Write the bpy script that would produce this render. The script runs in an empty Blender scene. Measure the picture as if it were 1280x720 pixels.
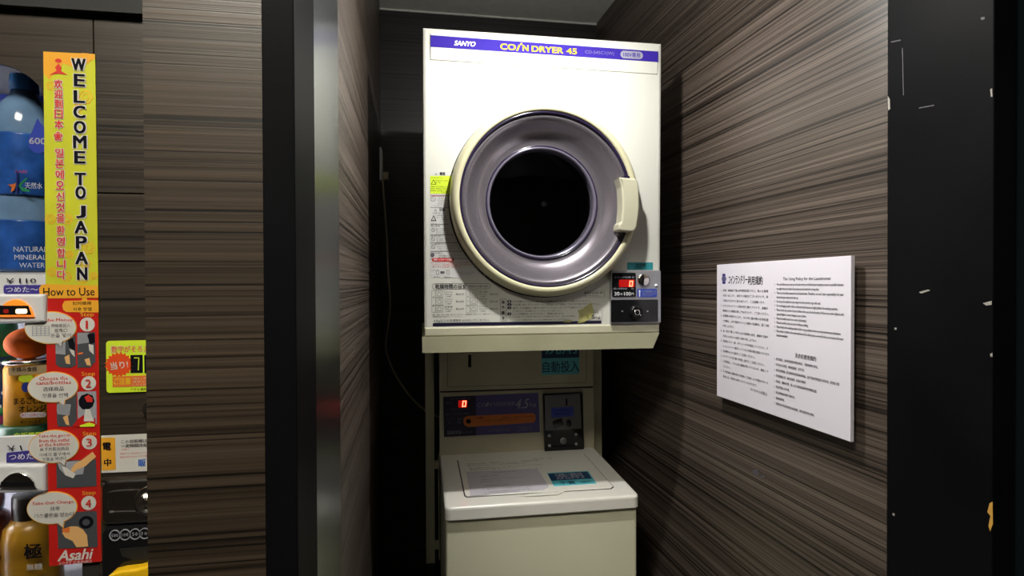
import bpy, bmesh, math, random
from mathutils import Vector, Matrix
random.seed(4)
S = bpy.context.scene
C = S.collection
# ------------------------------------------------------------------ camera, world, light, exposure
CZ = 1.60
FPX = 700.0
yaw, pitch, roll = math.radians(9.1), math.radians(-.53), math.radians(-.22)
fw = Vector((math.sin(yaw)*math.cos(pitch), math.cos(yaw)*math.cos(pitch), math.sin(pitch)))
r0 = Vector((math.cos(yaw), -math.sin(yaw), 0)); u0 = r0.cross(fw)
rt = r0*math.cos(roll) + u0*math.sin(roll); up = -r0*math.sin(roll) + u0*math.cos(roll)
cam = bpy.data.cameras.new('camera'); cam.sensor_width = 36; cam.lens = 36*FPX/1280; cam.clip_start = .02
co = bpy.data.objects.new('camera', cam); C.objects.link(co)
co.matrix_world = Matrix(((rt.x, up.x, -fw.x, 0), (rt.y, up.y, -fw.y, 0), (rt.z, up.z, -fw.z, CZ), (0, 0, 0, 1)))
S.camera = co
w = bpy.data.worlds.new('world'); S.world = w; w.use_nodes = True
w.node_tree.nodes['Background'].inputs[0].default_value = (.5, .5, .55, 1)
w.node_tree.nodes['Background'].inputs[1].default_value = .004
S.view_settings.view_transform = 'Standard'; S.view_settings.look = 'None'
S.view_settings.exposure = 0; S.view_settings.gamma = 1; S.view_settings.use_curve_mapping = False
FACE_W = 2000; BULB_W = 500; BULB_C = (1.0, .98, .93); BULB_AT = (.27, 1.02, CZ+.67); BULB_R = .022   # small lamp hanging in the alcove
HALL_W = 56; HALL_C = (1.0, .95, .82); HALL_AT = (-.40, -.08, 2.58)                      # ceiling panel of the corridor
CASE_W = 60.0                                                                              # tube inside the vending machine

# ------------------------------------------------------------------ materials
def node_mat(name):
    m = bpy.data.materials.new(name); m.use_nodes = True
    return m, m.node_tree, m.node_tree.nodes['Principled BSDF']
def mat(name, col, rough=.5, metal=0, coat=0, emit=None, es=0, spec=.5, bump=0, bscale=200, vary=0, vscale=8, aniso=0):
    m, nt, b = node_mat(name)
    b.inputs['Base Color'].default_value = (*col, 1); b.inputs['Roughness'].default_value = rough
    b.inputs['Metallic'].default_value = metal; b.inputs['Coat Weight'].default_value = coat
    b.inputs['Specular IOR Level'].default_value = spec
    if emit:
        b.inputs['Emission Color'].default_value = (*emit, 1); b.inputs['Emission Strength'].default_value = es
    tc = None
    if bump or vary:
        tc = nt.nodes.new('ShaderNodeTexCoord')
    if vary:
        n = nt.nodes.new('ShaderNodeTexNoise'); n.inputs['Scale'].default_value = vscale; n.inputs['Detail'].default_value = 6
        nt.links.new(tc.outputs['Object'], n.inputs['Vector'])
        r = nt.nodes.new('ShaderNodeValToRGB'); e = r.color_ramp.elements
        e[0].position = .3; e[1].position = .7
        e[0].color = (*[c*(1-vary) for c in col], 1); e[1].color = (*[min(1, c*(1+vary*.5)) for c in col], 1)
        nt.links.new(n.outputs['Fac'], r.inputs['Fac']); nt.links.new(r.outputs['Color'], b.inputs['Base Color'])
    if bump:
        n2 = nt.nodes.new('ShaderNodeTexNoise'); n2.inputs['Scale'].default_value = bscale
        nt.links.new(tc.outputs['Object'], n2.inputs['Vector'])
        bp = nt.nodes.new('ShaderNodeBump'); bp.inputs['Strength'].default_value = bump; bp.inputs['Distance'].default_value = .001
        nt.links.new(n2.outputs['Fac'], bp.inputs['Height']); nt.links.new(bp.outputs['Normal'], b.inputs['Normal'])
    return m
def wood(name, dark, mid, light, k=1.0, rough=.42, streak=1.0):
    m, nt, b = node_mat(name); L = nt.links
    tc = nt.nodes.new('ShaderNodeTexCoord')
    def noise(sx, sz, det, dist=0.0):
        mp = nt.nodes.new('ShaderNodeMapping'); mp.inputs['Scale'].default_value = (sx, sx, sz)
        n = nt.nodes.new('ShaderNodeTexNoise'); n.inputs['Scale'].default_value = 1; n.inputs['Detail'].default_value = det
        n.inputs['Roughness'].default_value = .6; n.inputs['Distortion'].default_value = dist
        L.new(tc.outputs['Object'], mp.inputs['Vector']); L.new(mp.outputs['Vector'], n.inputs['Vector']); return n
    a = noise(.4, 95*k, 6, .0); f = noise(.9, 230*k, 4); c = noise(.3, 10*k, 2); p = noise(60, 900*k, 1)
    def ramp(src, p0, p1):
        r = nt.nodes.new('ShaderNodeMapRange'); r.inputs['From Min'].default_value = p0; r.inputs['From Max'].default_value = p1
        L.new(src.outputs['Fac'], r.inputs['Value']); return r.outputs['Result']
    def math_(op, x, y):
        n = nt.nodes.new('ShaderNodeMath'); n.operation = op; n.use_clamp = False
        for i, v in enumerate((x, y)):
            if isinstance(v, (int, float)): n.inputs[i].default_value = v
            else: L.new(v, n.inputs[i])
        return n.outputs[0]
    v = math_('ADD', math_('MULTIPLY', ramp(a, .34, .64), .42), math_('MULTIPLY', ramp(f, .32, .66), .38))
    v = math_('ADD', v, math_('MULTIPLY', ramp(c, .3, .7), .20))
    t1 = noise(.35, 150*k, 2); v = math_('MULTIPLY', v, math_('SUBTRACT', 1, math_('MULTIPLY', ramp(t1, .57, .64), .6)))
    r = nt.nodes.new('ShaderNodeValToRGB'); e = r.color_ramp.elements
    e[0].position = .18; e[0].color = (*dark, 1); e[1].position = .8; e[1].color = (*light, 1)
    x = e.new(.38); x.color = (*mid, 1)
    L.new(v, r.inputs['Fac']); L.new(r.outputs['Color'], b.inputs['Base Color'])
    rr = nt.nodes.new('ShaderNodeMapRange'); rr.inputs['To Min'].default_value = rough-.08; rr.inputs['To Max'].default_value = rough+.1
    L.new(p.outputs['Fac'], rr.inputs['Value']); L.new(rr.outputs['Result'], b.inputs['Roughness'])
    bp = nt.nodes.new('ShaderNodeBump'); bp.inputs['Strength'].default_value = .35*streak; bp.inputs['Distance'].default_value = .0006
    L.new(v, bp.inputs['Height']); L.new(bp.outputs['Normal'], b.inputs['Normal'])
    return m
def clear(name, tint=(1, 1, 1), refl=.08, rough=.02):
    m, nt, b = node_mat(name); L = nt.links
    t = nt.nodes.new('ShaderNodeBsdfTransparent'); t.inputs[0].default_value = (*tint, 1)
    g = nt.nodes.new('ShaderNodeBsdfGlossy'); g.inputs['Roughness'].default_value = rough
    fr = nt.nodes.new('ShaderNodeLayerWeight'); fr.inputs['Blend'].default_value = .12
    mp = nt.nodes.new('ShaderNodeMapRange'); mp.inputs['To Min'].default_value = .035; mp.inputs['To Max'].default_value = .9
    L.new(fr.outputs['Facing'], mp.inputs['Value'])
    mx = nt.nodes.new('ShaderNodeMixShader')
    L.new(mp.outputs[0], mx.inputs[0]); L.new(t.outputs[0], mx.inputs[1]); L.new(g.outputs[0], mx.inputs[2])
    L.new(mx.outputs[0], nt.nodes['Material Output'].inputs['Surface']); nt.nodes.remove(b)
    return m
M = {}
M['wood'] = wood('dark_wood_laminate', (.008, .0055, .004), (.050, .037, .029), (.140, .110, .090), 1.7)
M['wood_pier'] = wood('brown_wood_laminate', (.006, .004, .0026), (.036, .025, .016), (.072, .050, .033), 1.1)
M['wood_back'] = wood('grey_wood_laminate', (.012, .010, .010), (.024, .020, .020), (.045, .038, .038), 1.5)
M['wood_vend'] = wood('vending_wood_wrap', (.006, .004, .003), (.026, .019, .013), (.052, .039, .028), 1.2)
M['black'] = mat('black_painted_metal', (.006, .006, .007), .45, spec=.03, bump=.15, bscale=500, vary=.3, vscale=5)
M['matte_black'] = mat('matte_black', (.006, .006, .006), .7)
M['gloss_black'] = mat('glossy_black_plastic', (.008, .008, .009), .12)
M['steel'] = mat('brushed_steel', (.20, .215, .215), .27, 1, bump=.1, bscale=60)
M['chrome'] = mat('chrome', (.75, .72, .68), .16, 1)
M['dull'] = mat('dull_grey_plate', (.17, .165, .17), .4, .3)
M['silver'] = mat('silver_plate', (.42, .42, .45), .38, .6)
M['cream'] = mat('cream_enamel', (.64, .64, .58), .45, spec=.3, vary=.03, vscale=3)
M['cream2'] = mat('yellowed_cream_plastic', (.56, .54, .40), .35, coat=.1, vary=.05, vscale=6)
M['ring'] = mat('yellowed_door_ring', (.60, .57, .38), .3, coat=.2)
M['beige'] = mat('aged_beige_enamel', (.37, .36, .24), .45, vary=.1, vscale=9)
M['tower'] = mat('tower_beige_enamel', (.52, .49, .35), .45, vary=.1, vscale=9)
M['washer'] = mat('washer_cream_enamel', (.80, .78, .58), .38, vary=.05, vscale=4)
M['lid'] = mat('white_lid_plastic', (.84, .82, .75), .3, coat=.15)
M['bowl'] = mat('lilac_grey_plastic', (.34, .31, .35), .24, .75, coat=.3)
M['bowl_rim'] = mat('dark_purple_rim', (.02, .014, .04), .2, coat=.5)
M['inner_rim'] = mat('bright_inner_rim', (.34, .31, .42), .15, .6, coat=.6)
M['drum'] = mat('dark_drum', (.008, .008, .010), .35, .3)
M['glass'] = clear('clear_glass', (.93, .93, .93))
M['band'] = mat('violet_band', (.040, .022, .30), .7, spec=.1)
M['band2'] = mat('dim_violet_panel', (.085, .07, .25), .45)
M['navy'] = mat('navy_panel', (.012, .010, .035), .35)
M['yellow'] = mat('yellow_print', (.80, .55, .02), .7, spec=.1)
M['white'] = mat('white_print', (.75, .75, .78), .5)
M['grey_print'] = mat('grey_print', (.18, .17, .30), .5)
M['ltgrey'] = mat('light_grey_print', (.32, .32, .38), .5)
M['ink'] = mat('black_ink', (.006, .006, .010), .7, spec=.08)
M['softink'] = mat('grey_ink', (.10, .095, .11), .6)
M['red_ink'] = mat('red_ink', (.62, .03, .02), .5)
M['blue_ink'] = mat('blue_ink', (.02, .12, .55), .5)
M['paper'] = mat('glossy_white_board', (.80, .77, .86), .3)
M['paper_edge'] = mat('clear_board_edge', (.55, .55, .57), .3)
M['label_paper'] = mat('pale_lilac_label', (.60, .57, .63), .45)
M['teal'] = mat('teal_tape', (.02, .25, .28), .5)
M['teal2'] = mat('bright_teal_sticker', (.12, .55, .62), .45)
M['deepteal'] = mat('navy_sticker', (.012, .05, .13), .45)
M['led'] = mat('red_led', (.3, 0, 0), .4, emit=(1, .12, .06), es=6)
M['led_glow'] = mat('red_led_window', (.12, 0, 0), .3, emit=(1, .01, .005), es=.35)
M['blue_label'] = mat('blue_label', (.035, .07, .42), .45)
M['lime'] = mat('lime_sticker', (.62, .80, .03), .5)
M['orange_pill'] = mat('orange_label', (.62, .16, .02), .5)
M['tape'] = mat('yellowed_tape', (.55, .52, .16), .25, coat=.4); M['tape'].node_tree.nodes['Principled BSDF'].inputs['Alpha'].default_value = .38
M['ceiling'] = mat('white_ceiling', (.70, .70, .64), .8, bump=.2, bscale=80, vary=.08, vscale=30)
M['floor'] = mat('dark_floor_tile', (.03, .028, .026), .5, vary=.3, vscale=12)
M['hall'] = mat('dark_corridor_wall', (.05, .04, .033), .6)
M['cable'] = mat('beige_cable', (.48, .40, .26), .5)
M['chip'] = mat('chipped_paint', (.35, .33, .30), .7)
M['chip_wood'] = mat('chipped_to_wood', (.62, .33, .06), .7)
M['vest'] = mat('teal_grey_door', (.010, .018, .021), .5, spec=.2)

# ------------------------------------------------------------------ geometry helpers
def V3(a): return Vector(a)
def ray(px, py): return fw + rt*((px-640)/FPX) - up*((py-360)/FPX)
EYE = Vector((0, 0, CZ))
class Surf:
    """A real flat surface of the scene: origin, two axes in it and its normal."""
    def __init__(s, o, u, v): s.o = V3(o); s.u = V3(u).normalized(); s.v = V3(v).normalized(); s.n = s.u.cross(s.v).normalized()
    def uv(s, px, py):
        d = ray(px, py); t = s.n.dot(s.o-EYE)/s.n.dot(d); p = EYE+d*t-s.o
        return p.dot(s.u), p.dot(s.v)
    def at(s, u, v, n=0): return s.o+s.u*u+s.v*v+s.n*n
def on_y(px, py, Y):
    d = ray(px, py); return EYE+d*(Y/d.y)
def fixn(me):
    b = bmesh.new(); b.from_mesh(me); bmesh.ops.recalc_face_normals(b, faces=b.faces); b.to_mesh(me); b.free()
class MB:
    def __init__(s): s.v = []; s.f = []; s.sm = []
    def add(s, vs, fs, smooth=False):
        b = len(s.v); s.v += [tuple(x) for x in vs]; s.f += [tuple(i+b for i in f) for f in fs]; s.sm += [smooth]*len(fs); return s
    def box(s, a, b):
        x0, y0, z0 = a; x1, y1, z1 = b
        return s.add([(x0,y0,z0),(x1,y0,z0),(x1,y1,z0),(x0,y1,z0),(x0,y0,z1),(x1,y0,z1),(x1,y1,z1),(x0,y1,z1)],
                     [(0,3,2,1),(4,5,6,7),(0,1,5,4),(1,2,6,5),(2,3,7,6),(3,0,4,7)])
    def prism(s, su, poly, n0, n1, bev=0):
        """polygon (ccw in u,v) raised from n0 to n1 above the surface, with an optional bevelled front edge"""
        k = len(poly)
        rings = [[su.at(u, v, n0) for u, v in poly]]
        if bev:
            rings.append([su.at(u, v, n1-bev) for u, v in poly])
            for q in (.3, .7, 1):
                a = q*math.pi/2
                ins = inset(poly, bev*(1-math.cos(a))); rings.append([su.at(u, v, n1-bev+bev*math.sin(a)) for u, v in ins])
        else: rings.append([su.at(u, v, n1) for u, v in poly])
        vs = [p for r in rings for p in r]; fs = [tuple(reversed(range(k)))]
        for i in range(len(rings)-1):
            for j in range(k):
                fs.append((i*k+j, i*k+(j+1) % k, (i+1)*k+(j+1) % k, (i+1)*k+j))
        fs.append(tuple((len(rings)-1)*k+j for j in range(k)))
        return s.add(vs, fs)
    def frame(s, su, outer, inner, n0, n1):
        k = len(outer); vs = []
        for n in (n0, n1):
            for pl in (outer, inner): vs += [su.at(u, v, n) for u, v in pl]
        fs = []
        for j in range(k):
            q = (j+1) % k
            fs += [(2*k+j, 2*k+q, 3*k+q, 3*k+j), (j, q, 2*k+q, 2*k+j), (k+q, k+j, 3*k+j, 3*k+q)]
        return s.add(vs, fs)
    def lathe(s, c, ax, prof, seg=48, smooth=True, close=False):
        ax = V3(ax).normalized(); e = V3((0, 0, 1)) if abs(ax.z) < .9 else V3((1, 0, 0))
        p = ax.cross(e).normalized(); q = ax.cross(p); c = V3(c); vs = []; fs = []
        for r, h in prof:
            for i in range(seg):
                a = 2*math.pi*i/seg; vs.append(c+ax*h+(p*math.cos(a)+q*math.sin(a))*r)
        for i in range(len(prof)-1):
            for j in range(seg): fs.append((i*seg+j, i*seg+(j+1) % seg, (i+1)*seg+(j+1) % seg, (i+1)*seg+j))
        if prof[0][0] > 1e-6: fs.append(tuple(reversed(range(seg)))) if not close else None
        if prof[-1][0] > 1e-6 and not close: fs.append(tuple((len(prof)-1)*seg+j for j in range(seg)))
        return s.add(vs, fs, smooth)
    def tube(s, pts, r, seg=10, smooth=True):
        pts = [V3(p) for p in pts]; vs = []; fs = []
        for i, p in enumerate(pts):
            d = (pts[min(i+1, len(pts)-1)]-pts[max(i-1, 0)]).normalized()
            e = V3((0, 1, 0)) if abs(d.y) < .9 else V3((1, 0, 0)); a = d.cross(e).normalized(); b = d.cross(a)
            for j in range(seg):
                t = 2*math.pi*j/seg; vs.append(p+(a*math.cos(t)+b*math.sin(t))*r)
        for i in range(len(pts)-1):
            for j in range(seg): fs.append((i*seg+j, i*seg+(j+1) % seg, (i+1)*seg+(j+1) % seg, (i+1)*seg+j))
        fs += [tuple(reversed(range(seg))), tuple((len(pts)-1)*seg+j for j in range(seg))]
        return s.add(vs, fs, smooth)
    def build(s, name, m, parent=None, bevel=0, label=None):
        off = wloc(parent) if parent else V3((0, 0, 0))
        me = bpy.data.meshes.new(name); me.from_pydata([tuple(V3(v)-off) for v in s.v], [], s.f); fixn(me)
        me.polygons.foreach_set('use_smooth', s.sm); me.materials.append(M[m] if isinstance(m, str) else m); me.update()
        o = bpy.data.objects.new(name, me); C.objects.link(o)
        if parent: o.parent = parent
        if bevel:
            b = o.modifiers.new('bevel', 'BEVEL'); b.width = bevel; b.segments = 3; b.limit_method = 'ANGLE'; b.harden_normals = False
        if label: o['label'] = label
        if name in ('pattern', 'symbols', 'printed_frames', 'rule', 'printed_fish', 'drawing', 'coin_rings'): o['kind'] = 'stuff'
        return o
LOC = {}
def wloc(o):
    l = V3((0, 0, 0))
    while o: l += V3(o.location); o = o.parent
    return l
def inset(poly, d):
    k = len(poly); out = []
    for i in range(k):
        a = Vector(poly[i-1]); b = Vector(poly[i]); c = Vector(poly[(i+1) % k])
        e1 = (b-a); e2 = (c-b)
        if e1.length < 1e-9 or e2.length < 1e-9: out.append(tuple(b)); continue
        e1.normalize(); e2.normalize(); n1 = Vector((-e1.y, e1.x)); n2 = Vector((-e2.y, e2.x))
        m = n1+n2
        if m.length < 1e-6: out.append(tuple(b)); continue
        m.normalize(); out.append(tuple(b+m*(d/max(.3, m.dot(n1)))))
    return out
def rrect(u0, v0, u1, v1, r, seg=5):
    if u1 < u0: u0, u1 = u1, u0
    if v1 < v0: v0, v1 = v1, v0
    r = min(r, (u1-u0)/2.001, (v1-v0)/2.001); p = []
    for cx, cy, a0 in ((u1-r, v0+r, -90), (u1-r, v1-r, 0), (u0+r, v1-r, 90), (u0+r, v0+r, 180)):
        for i in range(seg+1):
            a = math.radians(a0+90*i/seg); p.append((cx+r*math.cos(a), cy+r*math.sin(a)))
    return p
def ell(cx, cy, rx, ry, seg=28): return [(cx+rx*math.cos(2*math.pi*i/seg), cy+ry*math.sin(2*math.pi*i/seg)) for i in range(seg)]
def pxpoly(su, pts):
    p = [su.uv(*q) for q in pts]
    a = sum(p[i-1][0]*p[i][1]-p[i][0]*p[i-1][1] for i in range(len(p)))
    return p if a > 0 else p[::-1]
def pxrect(su, x0, y0, x1, y1, r=0):
    cx, cy = (x0+x1)/2, (y0+y1)/2
    u0 = su.uv(x0, cy)[0]; u1 = su.uv(x1, cy)[0]; v0 = su.uv(cx, y1)[1]; v1 = su.uv(cx, y0)[1]
    return rrect(u0, v0, u1, v1, r) if r else [(u0, v0), (u1, v0), (u1, v1), (u0, v1)]
def pxell(su, x, y, rx, ry, seg=28):
    u, v = su.uv(x, y); return ell(u, v, su.uv(x+rx, y)[0]-u, su.uv(x, y-ry)[1]-v, seg)
# lettering: strings are queued and turned into meshes in one pass at the end
JOBS = []
def letters(name, parent, m, su, items, n=.001, label=None, stuff=False):
    """items: (string, x, y, width, height[, opts]) in picture units of the photograph measured on that surface; x,y = centre"""
    me = bpy.data.meshes.new(name); me.materials.append(M[m]); o = bpy.data.objects.new(name, me); C.objects.link(o)
    if parent: o.parent = parent
    if label: o['label'] = label
    sp = []
    for it in items:
        s, x, y, wd, ht = it[:5]; op = it[5] if len(it) > 5 else {}
        if op.get('left'): xc = x+wd/2
        else: xc = x
        u0 = su.uv(xc-wd/2, y)[0]; u1 = su.uv(xc+wd/2, y)[0]
        yy = op.get('yc', y)
        vc = su.uv(x if op.get('left') else xc, y)[1]; vt = su.uv(xc, y-ht/2)[1]-su.uv(xc, y+ht/2)[1]
        sp.append((s, (u0+u1)/2, vc, u1-u0, abs(vt), op))
    JOBS.append((o, su, sp, n)); return o
def uvletters(name, parent, m, su, items, n=.001):
    me = bpy.data.meshes.new(name); me.materials.append(M[m]); o = bpy.data.objects.new(name, me); C.objects.link(o)
    if parent: o.parent = parent
    JOBS.append((o, su, [(i+({},))[:6] if len(i) < 6 else i for i in items], n)); return o
def run_letters():
    tmp = []; new = []
    for o, su, sp, n in JOBS:
        if 1 < len(sp) <= 20:
            for i, q in enumerate(sp):
                c = o if i == 0 else o.copy()
                if i: c.data = o.data.copy(); C.objects.link(c)
                new.append((c, su, [q], n))
        else: new.append((o, su, sp, n))
    JOBS[:] = new
    for j in JOBS:
        for sp in j[2]:
            cu = bpy.data.curves.new('t', 'FONT'); cu.body = sp[0]; cu.size = 1
            cu.resolution_u = sp[5].get('res', 1 if sp[4] < .006 else 3); cu.space_character = sp[5].get('sp', 1)
            ob = bpy.data.objects.new('t', cu); C.objects.link(ob); tmp.append(ob)
    bpy.context.view_layer.update(); dg = bpy.context.evaluated_depsgraph_get(); k = 0
    for o, su, sps, n in JOBS:
        vs = []; fs = []; off = wloc(o.parent) if o.parent else V3((0, 0, 0))
        for s, cx, cy, wd, ht, op in sps:
            me = tmp[k].evaluated_get(dg).to_mesh(); k += 1
            if not len(me.vertices): continue
            xs = [v.co.x for v in me.vertices]; ys = [v.co.y for v in me.vertices]
            x0, x1, y0, y1 = min(xs), max(xs), min(ys), max(ys)
            if op.get('line'): y0, y1 = -.12, .8
            sx = wd/max(1e-6, x1-x0); sy = ht/max(1e-6, y1-y0); sh = op.get('shear', 0); rot = op.get('rot', 0); b = len(vs)
            bd = op.get('bold', 0)*ht*.75; cps_ = [(0, 0)]
            if bd: cps_ = [(-bd, 0), (bd, 0)] if ht < .007 and bd < .04*ht else [(-bd, -bd*.6), (bd, -bd*.6), (-bd, bd*.6), (bd, bd*.6)]
            shr = max(.5, 1-2*bd/max(1e-6, wd)); shy = max(.5, 1-(1.2*bd/ht if len(cps_) > 2 else 0))
            for ci, (ox, oy) in enumerate(cps_):
                b = len(vs)
                for v in me.vertices:
                    a = (v.co.x-(x0+x1)/2)*sx*shr+ox; c = (v.co.y-(y0+y1)/2)*sy*shy+oy; a += c*sh
                    if rot: a, c = a*math.cos(rot)-c*math.sin(rot), a*math.sin(rot)+c*math.cos(rot)
                    vs.append(tuple(su.at(cx+a, cy+c, n+ci*2e-5)-off))
                fs += [tuple(b+i for i in p.vertices) for p in me.polygons]
        o.data.from_pydata(vs, [], fs); o.data.update()
    for t in tmp:
        c = t.data; bpy.data.objects.remove(t); bpy.data.curves.remove(c)
def thing(name, label, cat, loc, group=None):
    o = bpy.data.objects.new(name, None); C.objects.link(o); o.location = loc; o.empty_display_size = .05
    o['label'] = label; o['category'] = cat
    if group: o['group'] = group
    return o
def struct(o): o['kind'] = 'structure'; return o
def tag(o, label, cat, group=None):
    o['label'] = label; o['category'] = cat
    if group: o['group'] = group
    return o

# ------------------------------------------------------------------ the room shell
YB = 2.17; CEIL = CZ+1.035
RW = lambda Y: .75-.0489*(Y-1)          # right wall of the alcove, slightly skewed
LW = lambda Y: -.134-.0148*(Y-.95)      # left wall of the alcove
def slab_xy(pts, z0, z1):
    k = len(pts); vs = [(x, y, z0) for x, y in pts]+[(x, y, z1) for x, y in pts]
    return MB().add(vs, [tuple(reversed(range(k))), tuple(range(k, 2*k))]+[(i, (i+1) % k, k+(i+1) % k, k+i) for i in range(k)])
struct(slab_xy([(RW(.816), .816), (RW(.816)+.06, .816), (RW(YB+.1)+.06, YB+.1), (RW(YB+.1), YB+.1)], 0, CEIL+.1).build('wall_right', 'wood'))
struct(slab_xy([(LW(.95)-.05, .95), (LW(.95), .95), (LW(YB+.1), YB+.1), (LW(YB+.1)-.05, YB+.1)], 0, CEIL+.1).build('wall_left', 'wood'))
struct(MB().box((-.30, YB, 0), (.80, YB+.06, CEIL+.1)).build('wall_back', 'wood_back'))
struct(MB().box((-.30, .60, CEIL), (.95, YB+.05, CEIL+.05)).build('ceiling', 'ceiling'))
struct(MB().box((-2.6, -1.8, -.05), (2.2, YB+.1, 0)).build('floor', 'floor'))
# narrow dark cove between ceiling panel and back wall
struct(MB().box((LW(YB), YB-.006, CEIL-.006), (RW(YB), YB, CEIL)).build('trim_1', 'ceiling'))
# front pier of brown laminate, between the alcove and the vending machine
struct(MB().box((-.300, .67, 0), (-.176, .79, 2.6)).build('wall_front', 'wood_pier'))
# black door frame of the alcove, left and right
struct(slab_xy([(-.176, .664), (-.141, .664), (-.1445, .80), (-.176, .80)], 0, 2.6).build('trim_2', 'black', bevel=.0015))
struct(slab_xy([(RW(.649), .649), (RW(.649)+.036, .649), (RW(.649)+.036, .816), (RW(.816), .816)], 0, 2.6).build('trim_3', 'black', bevel=.0015))
struct(MB().box((-.176, .668, CZ+.47), (.79, .70, 2.7)).build('trim_4', 'black'))
# brushed steel plate on the left reveal
struct(slab_xy([(-.1445, .80), (-.134, .95), (-.16, .95), (-.16, .80)], 0, CEIL).build('trim_5', 'steel'))
struct(slab_xy([(-.176, .80), (-.16, .80), (-.16, .95), (-.184, .95)], 0, CEIL).build('trim_6', 'matte_black'))
# to the right of the frame: recessed dark slot and the edge of the next wall
struct(MB().box((.803, .70, 0), (.846, .76, 2.6)).build('trim_7', 'matte_black'))
struct(MB().box((.804, .655, 0), (2.2, .70, 2.6)).build('wall_front_right', 'vest'))
struct(MB().box((-2.6, .785, CZ+.346), (-.300, 1.5, 2.6)).build('trim_8', 'matte_black'))
struct(MB().box((-2.6, 1.5, 0), (-.19, 1.55, 2.6)).build('wall_recess', 'hall'))
struct(MB().box((-2.6, -1.8, 2.6), (2.2, .9, 2.65)).build('ceiling_corridor', 'hall'))
struct(MB().box((-2.6, -1.85, 0), (2.2, -1.8, 2.6)).build('wall_corridor_rear', 'hall'))
struct(MB().box((-2.65, -1.8, 0), (-2.6, 1.5, 2.6)).build('wall_corridor_left', 'hall'))
struct(MB().box((2.2, -1.8, 0), (2.25, .7, 2.6)).build('wall_corridor_right', 'hall'))
# worn spots on the right frame
RJ = Surf((RW(.649), .649, CZ), (.0489, -1, 0), (0, 0, 1)); RJ = Surf(RJ.o, (.04884, -.9988, 0), (0, 0, 1))
if RJ.n.x > 0: RJ = Surf(RJ.o, -RJ.u, RJ.v)
trim3 = bpy.data.objects['trim_3']
def chip(pts, m): MB().prism(RJ, pxpoly(RJ, pts), .0002, .0006).build('paint_chip', m, trim3)
chip([(1237.5, 629), (1241, 627), (1241.5, 655), (1238, 664), (1236, 657), (1238.5, 645), (1234.5, 640)], 'chip_wood')
chip([(1229, 379), (1240, 376), (1240, 381), (1233, 382)], 'chip')
chip([(1238, 442), (1241, 441), (1241, 446), (1238.5, 446)], 'chip')
chip([(1238, 112), (1240.5, 110), (1241, 121), (1239, 121)], 'chip')
chip([(1110, 120), (1112.5, 124), (1113, 136), (1110.5, 138)], 'chip')
chip([(1149, 365), (1160, 362), (1163, 363), (1152, 367)], 'chip')
chip([(1118.5, 409.5), (1121, 409.5), (1121, 412), (1118.5, 412)], 'chip')
chip([(1116, 641), (1118.5, 642), (1118.5, 645), (1116, 644)], 'chip')
chip([(1128, 60), (1128.8, 60), (1130, 119), (1129.2, 119)], 'softink')
chip([(1114, 52), (1126, 49.5), (1126, 50.8), (1114, 53.2)], 'softink')
chip([(1149, 134.5), (1168, 131), (1168, 132.2), (1149, 135.6)], 'softink')
chip([(1226, 22), (1231, 21), (1231, 24), (1227, 25)], 'softink')
# faint scuffs on the right wall
RWS = Surf((RW(1), 1, CZ), (-.04884, .9988, 0), (0, 0, 1))
if RWS.n.x > 0: RWS = Surf(RWS.o, -RWS.u, RWS.v)
wr = bpy.data.objects['wall_right']
for pts in ([(940, 588), (947, 586), (949, 594), (942, 594)], [(950, 595), (956, 594), (956, 597), (951, 598)], [(856, 671), (859, 669), (858, 673)], [(886, 484), (888, 484), (888, 487), (886, 487)]):
    MB().prism(RWS, pxpoly(RWS, pts), .0002, .0005).build('scuff', 'softink', wr)

# ------------------------------------------------------------------ lamps
lp = thing('pendant_lamp', 'small frosted bulb hanging in the alcove in front of the dryer', 'lamp', (BULB_AT[0], BULB_AT[1], CEIL))
bm = mat('lamp_glow', (.9, .9, .85), .5, emit=BULB_C, es=BULB_W)
bx, by, bz = BULB_AT
MB().lathe((bx, by, bz), (0, 0, 1), [(BULB_R, 0), (BULB_R*1.05, .006), (BULB_R, .016), (BULB_R*.6, .028)], 24, close=True).build('bulb', bm, lp)
fm = mat('lamp_face_glow', (.9, .9, .85), .5, emit=BULB_C, es=FACE_W)
MB().lathe((bx, by, bz), (0, 0, -1), [(BULB_R, 0), (BULB_R*.8, .002), (1e-7, .003)], 24, close=True).build('bulb_face', fm, lp)
MB().lathe((bx, by, bz+BULB_R-.003), (0, 0, 1), [(.011, 0), (.013, .002), (.013, .035), (.006, .045)], 20).build('socket', 'cream', lp)
MB().tube([(bx, by, bz+BULB_R+.04), (bx, by, CEIL)], .003).build('cord', 'matte_black', lp)
hl = thing('ceiling_light', 'square panel light in the corridor ceiling', 'lamp', (HALL_AT[0], HALL_AT[1], 2.6))
hm = mat('panel_glow', (.9, .9, .85), .5, emit=HALL_C, es=HALL_W)
hx, hy, hz = HALL_AT
MB().box((hx-.2, hy-.2, hz+.005), (hx+.2, hy+.2, hz+.012)).build('diffuser', hm, hl)
MB().box((hx-.22, hy-.22, hz+.012), (hx+.22, hy+.22, 2.6)).build('housing', 'cream', hl)

# ------------------------------------------------------------------ the dryer
DY = 1.363
F = Surf((0, DY, CZ), (1, 0, 0), (0, 0, 1))       # plane of the dryer's front (normal towards the corridor)
dr = thing('coin_dryer', 'white coin-operated dryer with round window standing on the beige steel stand', 'dryer', (.305, 1.58, CZ-.128))
DX0, DX1, DZ0, DZ1 = .004, .609, CZ-.127, CZ+.613
m = MB().box((.014, DY+.03, DZ0), (DX1-.014, 1.79, DZ1-.004)); m.f.pop(2); m.sm.pop(2)      # open behind the front panel
m.build('body', 'cream', dr)
DC = F.uv(681, 251.5); RD = .236
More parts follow.
